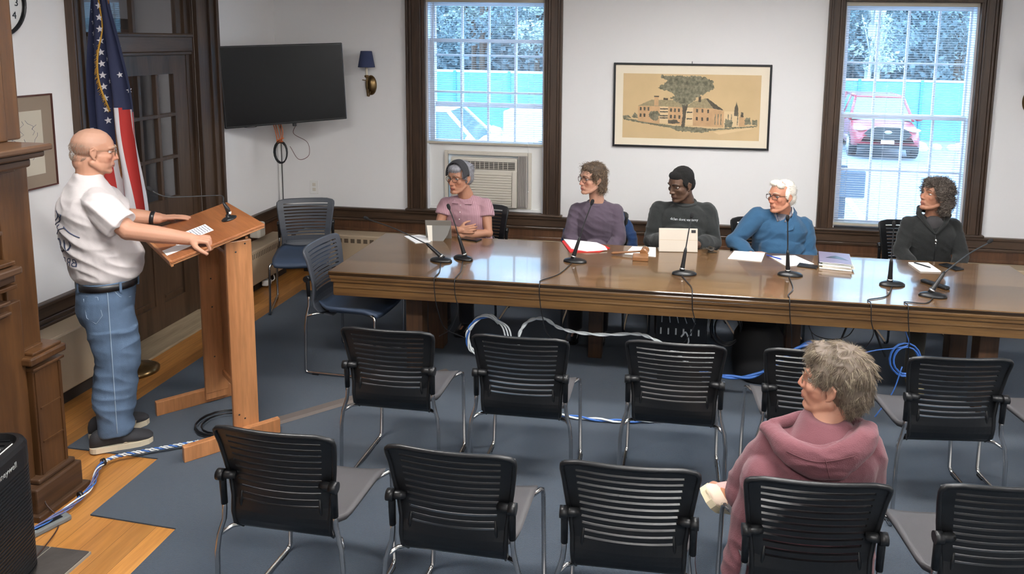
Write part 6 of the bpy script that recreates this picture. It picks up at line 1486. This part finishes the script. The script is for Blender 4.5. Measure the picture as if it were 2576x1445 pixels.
# blue jacket hung over the chair of the woman in purple
mb = MB()
limb(mb, [(3.02, -.70, .76), (3.12, -.70, .87), (3.38, -.70, .87), (3.48, -.70, .76)], [.035, .038, .038, .035]); mb.box(3.04, 3.46, -.735, -.665, .42, .87, bev=.03)
limb(mb, [(3.02, -.70, .76), (2.985, -.76, .68), (2.97, -.82, .52)], [.035, .042, .04]); limb(mb, [(3.48, -.70, .76), (3.525, -.76, .68), (3.54, -.82, .52)], [.035, .042, .04])
jm = bake(mb, .008, 6, 'blue_jacket'); wrinkle(jm, .008, (10, 10, 18), 4)
tag(link('blue_jacket', jm, cloth_mat('jacket_blue', srgb(30, 59, 102), bump=.3)), 'blue jacket hung over the back of the chair of the woman in purple', 'jacket')

# ---------------------------------------------------------------- speaker at the lectern
F_ = V((.743, .669, 0)); f, lat = axes(F_); C0 = V((.765, -3.25, 0))
def B(a, l, z): return C0+f*a+lat*l+V((0, 0, z))          # forward, to his right (towards the camera), up
PM = dict(label='bald man in a white printed t-shirt and jeans speaking at the lectern', face_dir=F_, hip=B(0, 0, .90), neck=B(-.045, 0, 1.485), wd=.195, dp=.150, nr=.062, belly=.16,
    head=B(-.012, 0, 1.655), look=(f*1.0+V((0, 0, -.14))), hs=1.04, skin=srgb(185, 136, 111), lip=srgb(170, 100, 90), red=.14, iris=I_bl, brow=mat('brow_grey_b', srgb(170, 150, 132), .8), nose=1.05, full=.006, jaw=1.08,
    arms=[dict(j=(B(-.020, .185, 1.400), B(.105, .275, 1.262), B(.372, .405, 1.212)), r=(.052, .050, .033), hd=(f*.86+lat*.36+V((0, 0, -.12))), palm=V((0, 0, -1))+lat*-.2, ts=-1, curls=(1.2, 1.25, 1.3, 1.35), s=1.08, sp=.03),
          dict(j=(B(-.020, -.190, 1.400), B(.120, -.240, 1.235), B(.285, -.185, 1.212)), r=(.052, .049, .033), hd=(f*1-lat*.02+V((0, 0, -.08))), palm=V((0, 0, -1)), ts=1, curl=.08, s=1.02)],
    legs=[(B(.035, -.10, .48), B(-.02, -.095, .10)), (B(.035, .10, .48), B(-.015, .10, .10))], gaze=(0, 1, -.25), lid=.1, vox=.0042,
    scalp=srgb(186, 166, 150)+(.0, lambda x, y: 9), toe=f)
PM['scalp'] = (srgb(176, 158, 146)[0], srgb(176, 158, 146)[1], srgb(176, 158, 146)[2], .20, lambda x, y: (.02+.5*max(0, y+.03)) if y < .045 else 9)
PM['jowl'] = True
man = person(PM)
M_ts = cloth_mat('tshirt_white', srgb(200, 193, 192), bump=.05, var=.02)
mb = MB()
sil = [(.955, -.128, .150, .165), (.985, -.152, .176, .175), (1.02, -.160, .184, .180), (1.08, -.172, .182, .185), (1.15, -.185, .165, .185), (1.22, -.196, .140, .190), (1.29, -.200, .115, .195), (1.36, -.198, .095, .200), (1.42, -.180, .065, .185), (1.465, -.152, .035, .135), (1.50, -.128, .022, .088), (1.535, -.112, .014, .070)]
loft(mb, [(B((a0+a1)/2, 0, z), lat, f, w_, (a1-a0)/2) for (z, a0, a1, w_) in sil], pw=2.2)
for A in PM['arms']:
    S_, E_, W_ = map(V, A['j']); S2 = S_.lerp(V(PM['neck']), .10); limb(mb, [V(PM['neck']).lerp(S_, .4)-V((0, 0, .035)), S2-V((0, 0, .012))], [.062, .072]); q = S_.lerp(E_, .78); limb(mb, [S_-V((0, 0, .004)), S_.lerp(q, .3)], [.070, .072]); mb.tube([S2-V((0, 0, .01)), S_.lerp(q, .5), q], [.072, .078, .080], 22)
me = bake(mb, .005, 10, 't_shirt')
def msk(p): return 1.0
wrinkle(me, .012, (5, 5, 14), 3, rot=.6); ts_ = link('t_shirt', me, M_ts, man)
M_pr = mat('print_navy', srgb(62, 70, 96), .8)
project_text('VOLT', .11, ts_, B(-.8, -.0, 1.165), lat*-1, (0, 0, 1), f, M_pr, ts_, 'back_print')
project_text('BREWING', .062, ts_, B(-.8, -.0, 1.085), lat*-1, (0, 0, 1), f, M_pr, ts_, 'back_print')
mb = MB(); 
for (l0, z0, l1, z1) in ((-.10, 1.28, .02, 1.36), (.0, 1.24, .12, 1.34), (-.05, 1.33, .10, 1.24), (.03, 1.30, .12, 1.22)): pass
bv = BVHTree.FromObject(ts_, bpy.context.evaluated_depsgraph_get()); random.seed(21)
for k in range(14):
    l0, z0 = random.uniform(-.13, .13), random.uniform(1.22, 1.40); pts = []
    for j in range(6):
        h = bv.ray_cast(B(-.8, l0+.012*j*math.cos(k), z0+.012*j*math.sin(k*1.3)), f)
        if h[0] is not None: pts.append(h[0]-f*.001)
    if len(pts) > 2: mb.tube(pts, .003, 5)
mb.build('back_print', M_pr, ts_)
# jeans
M_jean = mat('denim', srgb(88, 109, 135), .9, bump=.35, bscale=420, var=.2, vscale=9)
mb = MB()
sj = [(.72, -.135, .10, .175), (.78, -.152, .125, .188), (.86, -.150, .135, .188), (.92, -.140, .142, .180), (.962, -.134, .146, .175)]
loft(mb, [(B((a0+a1)/2, 0, z), lat, f, w_, (a1-a0)/2) for (z, a0, a1, w_) in sj], pw=2.3)
for s in (-1, 1):
    rows = [(.80, -.125, .115, .088), (.70, -.112, .125, .090), (.60, -.092, .130, .086), (.50, -.075, .130, .082), (.40, -.088, .115, .078), (.30, -.105, .098, .076), (.20, -.100, .088, .074), (.13, -.092, .080, .070), (.095, -.090, .078, .072)]
    loft(mb, [(B((a0+a1)/2+(.008 if s < 0 else 0), s*(.098), z), lat, f, w_, (a1-a0)/2) for (z, a0, a1, w_) in rows], pw=2.1)
me = bake(mb, .006, 4, 'jeans'); wrinkle(me, .006, (6, 6, 13), 7, rot=.35, mask=lambda p: 1.4 if p.z < .7 else .35); jn = link('jeans', me, M_jean, man)
bvj = BVHTree.FromObject(jn, bpy.context.evaluated_depsgraph_get())
def onj(a, l, z, off=.0015):
    h = bvj.ray_cast(B(a, .5, z), -lat); return (h[0]+lat*off) if h[0] is not None else B(a, l, z)
mb = MB(); M_st = mat('denim_seam', srgb(140, 158, 178), .9)
mb.tube([onj(-.005-.0*(.9-z), .1, z) for z in [.93-.03*k for k in range(29)]], .0028, 5)
mb.tube([onj(a, .1, z) for (a, z) in ((-.10, .905), (-.05, .90), (-.035, .80), (-.065, .755), (-.105, .79), (-.112, .89))], .002, 5)
mb.tube([onj(a, .1, z) for (a, z) in ((.02, .93), (.05, .885), (.10, .865), (.13, .86))], .002, 5); mb.build('seams', M_st, jn)
mb = MB(); pts = []
for k in range(44):
    a = 2*PI*k/44; ca, sa = math.cos(a), math.sin(a); pts.append(B(.006+.146*math.copysign(abs(sa)**.87, sa), .182*math.copysign(abs(ca)**.87, ca), .940))
P_ = []
for p in pts: d = (p-B(.006, 0, .94)).normalized(); P_ += [p+d*.001-V((0, 0, .018)), p+d*.006-V((0, 0, .018)), p+d*.006+V((0, 0, .018)), p+d*.001+V((0, 0, .018))]
F2 = []
for k in range(44):
    j = (k+1) % 44
    for q in range(4): F2.append((k*4+q, k*4+(q+1) % 4, j*4+(q+1) % 4, j*4+q))
mb.add(P_, F2, 0, True); mb.build('belt', mat('belt_black', srgb(28, 26, 28), .4), man)
mb = MB()
for k in (2, 8, 14, 21, 28, 36): p = pts[k]; d = (p-B(.006, 0, .94)).normalized(); t_ = d.cross(V((0, 0, 1))); mb.add([p+d*.009+t_*s1*.006+V((0, 0, s2*.026)) for s1 in (-1, 1) for s2 in (-1, 1)]+[p+d*.001+t_*s1*.006+V((0, 0, s2*.026)) for s1 in (-1, 1) for s2 in (-1, 1)], [(0, 1, 3, 2), (4, 6, 7, 5), (0, 4, 5, 1), (2, 3, 7, 6), (1, 5, 7, 3), (0, 2, 6, 4)])
mb.build('belt_loops', M_jean, jn)
M_sneak = mat('shoe_charcoal', srgb(50, 50, 54), .8, bump=.3, bscale=400); M_sole = mat('shoe_sole_cream', srgb(214, 202, 178), .6)
for l, a in ((-.095, .0), (.10, .0)):
    so_ = shoe_mesh(man, B(a-.035, l, .10), f+lat*(.12 if l > 0 else -.12), M_sneak, 1.12, M_sole, up=.0085, hk=1.45)
    mb = MB(); q = B(a, l, 0)
    for k in range(4): mb.tube([q+f*(.055+.016*k)-lat*.02-f*.03+V((0, 0, .104-.011*k)), q+f*(.032+.016*k)+V((0, 0, .110-.011*k)), q+f*(.025+.016*k)+lat*.02+V((0, 0, .104-.011*k))], .0028, 5)
    mb.build('laces', M_goose, so_)
    mb = MB(); mb.prism([(-.03, -.012), (.05, .012), (.01, .0), (.045, -.02)], .003, M=Matrix(((f.x, 0, lat.x, (q+f*.05+lat*.050).x), (f.y, 0, lat.y, (q+f*.05+lat*.050).y), (0, 1, 0, .055), (0, 0, 0, 1)))); mb.build('side_mark', M_sole, so_)
M_ = PM['M']; glasses(man, M_, mat('wire_frame', srgb(120, 104, 84), .3, .8), .022, .016, th=.0011)
# short grey fringe of hair around the back of the head
mb = MB(); hball(mb, M_, (0, -.034, .018), (.0800, .0835, .062)); hball(mb, M_, (0, -.055, -.02), (.070, .058, .05)); hm = bake(mb, .004, 2, 'hair'); Mi_ = M_.inverted()
strands('hair', hm, 1500, .016, lambda p, n: V((0, 0, -1))-f*.4, .0007, None, man, lift=.15, seed=12, keep=lambda c: (Mi_ @ c).y < .02 and (Mi_ @ c).z > -.075 and (Mi_ @ c).z < .06, mats=[mat('stubble_grey', srgb(172, 152, 136), .7), mat('stubble_grey_b', srgb(142, 124, 110), .7)], seg=3, sides=3); bpy.data.meshes.remove(hm)
A = PM['arms'][1]; W_ = V(A['j'][2]); E_ = V(A['j'][1]); d = (W_-E_).normalized(); mb = MB(); mb.lathe([(.036, -.012), (.040, -.010), (.040, .010), (.036, .012)], W_-d*.03, 20, axis=d); mb.build('wristwatch', M_black2, man)

# ---------------------------------------------------------------- woman in the pink hoodie, seen from behind
F_ = V((.02, 1, 0)); f, lat = axes(F_)
hx, hy = 4.335, -4.20
PW_ = dict(label='woman with short ash hair in a dusty pink hoodie, seen from behind', face_dir=F_, hip=(hx, hy, .50), neck=(4.405, -4.215, .925), wd=.180, dp=.125, nr=.050,
    head=(4.425, -4.185, 1.075), look=V((-.93, .36, .05)), hs=1.10, skin=srgb(176, 127, 104), lip=srgb(160, 90, 80), red=.12, iris=I_bl, brow=mat('brow_ash', srgb(130, 112, 94), .8),
    arms=[dict(j=((4.545, -4.20, .835), (4.570, -4.16, .60), (4.50, -3.98, .53)), r=(.048, .043, .028), hd=(-.5, .8, 0), palm=(0, 0, -1), ts=-1, curl=.3, s=.9),
          dict(j=((4.240, -4.20, .830), (4.135, -4.14, .60), (4.235, -3.97, .54)), r=(.048, .043, .028), hd=(.5, .8, 0), palm=(0, 0, -1), curl=.3, s=.9)],
    legs=[(V((4.24, -3.78, .56)), V((4.075, -3.74, .36))), (V((4.46, -3.78, .52)), V((4.44, -3.74, .085)))], gaze=(0, 1, 0), toe=V((-.6, .75, 0)), vox=.0045)
PW_['legs'][0] = (V((4.40, -3.76, .585)), V((4.13, -3.80, .385)))
wf = person(PW_)
M_hp = cloth_mat('hoodie_pink', srgb(106, 62, 69), bump=.3, bs=260, var=.05)
def _hx(mb):
    N_ = V(PW_['neck'])
    for s in (-1, 1):
        limb(mb, [(hx+s*.13, hy-.06, .72), (hx+s*.17, hy-.05, .52), (hx+s*.20-(.03 if s < 0 else 0), hy-.08, .36)], [.09, .085, .05])
hp = top_garment(PW_, 'hoodie', M_hp, add=.028, extra=_hx, wr=.008, wsc=(7, 7, 13), smooth=9, sl_r=1.0, ws=.055)
N_ = V(PW_['neck'])
HOOD_RIM = [(4.219, -4.22, .918), (4.264, -4.30, .906), (4.32, -4.33, .897), (4.369, -4.34, .900), (4.441, -4.32, .919), (4.522, -4.22, .942)]
HOOD_OUT = [(4.187, -4.25, .917), (4.235, -4.33, .868), (4.305, -4.37, .825), (4.392, -4.385, .814), (4.473, -4.37, .863), (4.524, -4.33, .925), (4.559, -4.26, .949)]
HOOD_MID = [(4.204, -4.23, .904), (4.25, -4.31, .885), (4.312, -4.35, .861), (4.381, -4.36, .859), (4.456, -4.35, .894), (4.514, -4.31, .930), (4.542, -4.24, .940)]
# hood lying down the back: a thick crescent of cloth with a rolled rim
mid = smooth_path(HOOD_MID, 5); n_m = len(mid); mb = MB()
for i, p in enumerate(mid):
    t_ = math.sin(PI*i/(n_m-1)); mb.ball(p, 1, rx=.034+.026*t_, ry=.024+.002*t_, rz=.026+.032*t_, seg=12)
mb.ball(V(HOOD_OUT[3])+V((0, .02, .022)), 1, rx=.07, ry=.022, rz=.03, seg=12)
rim = smooth_path(HOOD_RIM, 5); limb(mb, rim, [.014]*len(rim), 10)
limb(mb, [HOOD_RIM[0], N_+V((-.075, .05, .0)), N_+V((-.03, .10, -.05))], [.020, .022, .018]); limb(mb, [HOOD_RIM[-1], N_+V((.080, .05, 0)), N_+V((.03, .10, -.05))], [.020, .022, .018])
me = bake(mb, .005, 5, 'hood'); wrinkle(me, .0035, (10, 10, 22), 6); ho = link('hood', me, M_hp, hp)
bvh_ = BVHTree.FromObject(ho, bpy.context.evaluated_depsgraph_get())
def on_hood(p):
    h = bvh_.ray_cast(V((p[0], -4.7, p[2])), V((0, 1, 0))); return (h[0]-V((0, .001, 0))) if h[0] is not None else V(p)
mb = MB(); c0 = V(HOOD_RIM[3]); c1 = V(HOOD_OUT[3]); mb.tube([on_hood(c0.lerp(c1, k/10)) for k in range(1, 10)], .0022, 6)
rl = smooth_path(HOOD_RIM, 6)[4:-4]; mb.tube([on_hood(p-V((0, 0, .020))) for p in rl], .0018, 5); mb.build('seams', mat('hoodie_seam', srgb(84, 46, 52), .9), ho)
M_dk = cloth_mat('leggings_black', srgb(30, 32, 36)); mb = MB()
for (K, An) in PW_['legs']: h = V(PW_['hip'])+V((0, .02, .02)); limb(mb, [h+lat*(.08 if K.x > 4.42 else -.08), K, An], [.088, .064, .046])
loft(mb, [(V(PW_['hip'])+V((0, 0, z)), lat, f, .18*a, .13*a) for (z, a) in ((-.03, .85), (0, 1.0), (.1, 1.02))]); link('leggings', bake(mb, .007, 4, 'leggings'), M_dk, wf)
# crossed foot in a pale shoe with brown and white patches
M_shc = mat('shoe_cream', srgb(206, 184, 164), .8, bump=.2, bscale=200); M_shb = mat('shoe_brown_patch', srgb(148, 96, 66), .8)
An = V(PW_['legs'][0][1]); _x = V((-.10, -.17, .13)).normalized(); _z = V((.75, .05, .60)); _z = (_z-_x*_z.dot(_x)).normalized(); _y = _z.cross(_x); _o = V((4.085, -3.80, .315))
Rf = Matrix(((_x.x, _y.x, _z.x, _o.x), (_x.y, _y.y, _z.y, _o.y), (_x.z, _y.z, _z.z, _o.z), (0, 0, 0, 1)))
sho = shoe_mesh(wf, V((0, 0, .075)), V((1, 0, 0)), M_shc, 1.12, mat('sole_cream', srgb(204, 190, 160), .7), up=0)
pm = MB(); pm.ball((.06, .036, .045), .034, rx=1.3, ry=.6, rz=.8, seg=12); pm.ball((.06, -.036, .045), .034, rx=1.3, ry=.6, rz=.8, seg=12); pm.ball((.085, .0, .045), .036, rx=.8, ry=1.15, rz=.75, seg=14); pm.ball((-.01, 0, .085), .034, rx=1.2, ry=1.1, rz=.5, seg=12); pm.build('patch', M_shb, sho)
sho.matrix_local = Rf
limbs = MB(); limb(limbs, [An, V((4.075, -3.835, .40))], [.036, .030]); link('ankle', bake(limbs, .004, 3, 'ankle'), mat('sock_pink', srgb(190, 140, 136), .8), wf)
shoe_mesh(wf, V(PW_['legs'][1][1]), f, M_shc)
# hair: short layered strands
M_ = PW_['M']; Mi_ = M_.inverted(); mb = MB(); hball(mb, M_, (0, -.022, .050), (.086, .100, .086)); hball(mb, M_, (0, -.055, .0), (.078, .068, .078)); hball(mb, M_, (0, -.055, -.045), (.054, .042, .040)); hball(mb, M_, (0, .040, .090), (.058, .045, .034))
for s in (-1, 1): hball(mb, M_, (s*.071, .012, .040), (.014, .030, .04))
hm = bake(mb, .004, 3, 'hair'); wrinkle(hm, .006, (38, 38, 30), 4, amp2=.003)
MHF = [mat('hair_ash_d', srgb(120, 105, 86), .6), mat('hair_ash_e', srgb(89, 76, 64), .6), mat('hair_ash_f', srgb(148, 136, 116), .6)]
hr = link('hair', hm, MHF[1], wf); R3_ = M_.to_3x3().normalized(); crown = M_ @ V((.0, -.055, .125))
def comb(p, n):
    d = (p-crown); d = d.normalized() if d.length > .01 else n; return d*1.0+V((0, 0, -.35))+R3_ @ V((0, -.25, 0))+V((noise.noise(p*22), noise.noise(p*22+V((7, 0, 0))), noise.noise(p*22+V((0, 9, 0)))))*1.3
def kp(c):
    q = Mi_ @ c; return q.z > -.088 and not (abs(q.x) > .055 and q.z < .022 and q.y > -.034)
strands('hair_strands', hm, 13000, .036, comb, .0008, None, hr, lift=.13, seed=15, mats=MHF, seg=5, droop=.12, keep=kp, sides=3)
glasses(wf, M_, mat('thin_frame', srgb(150, 130, 110), .3, .7), .023, .018, th=.0013)
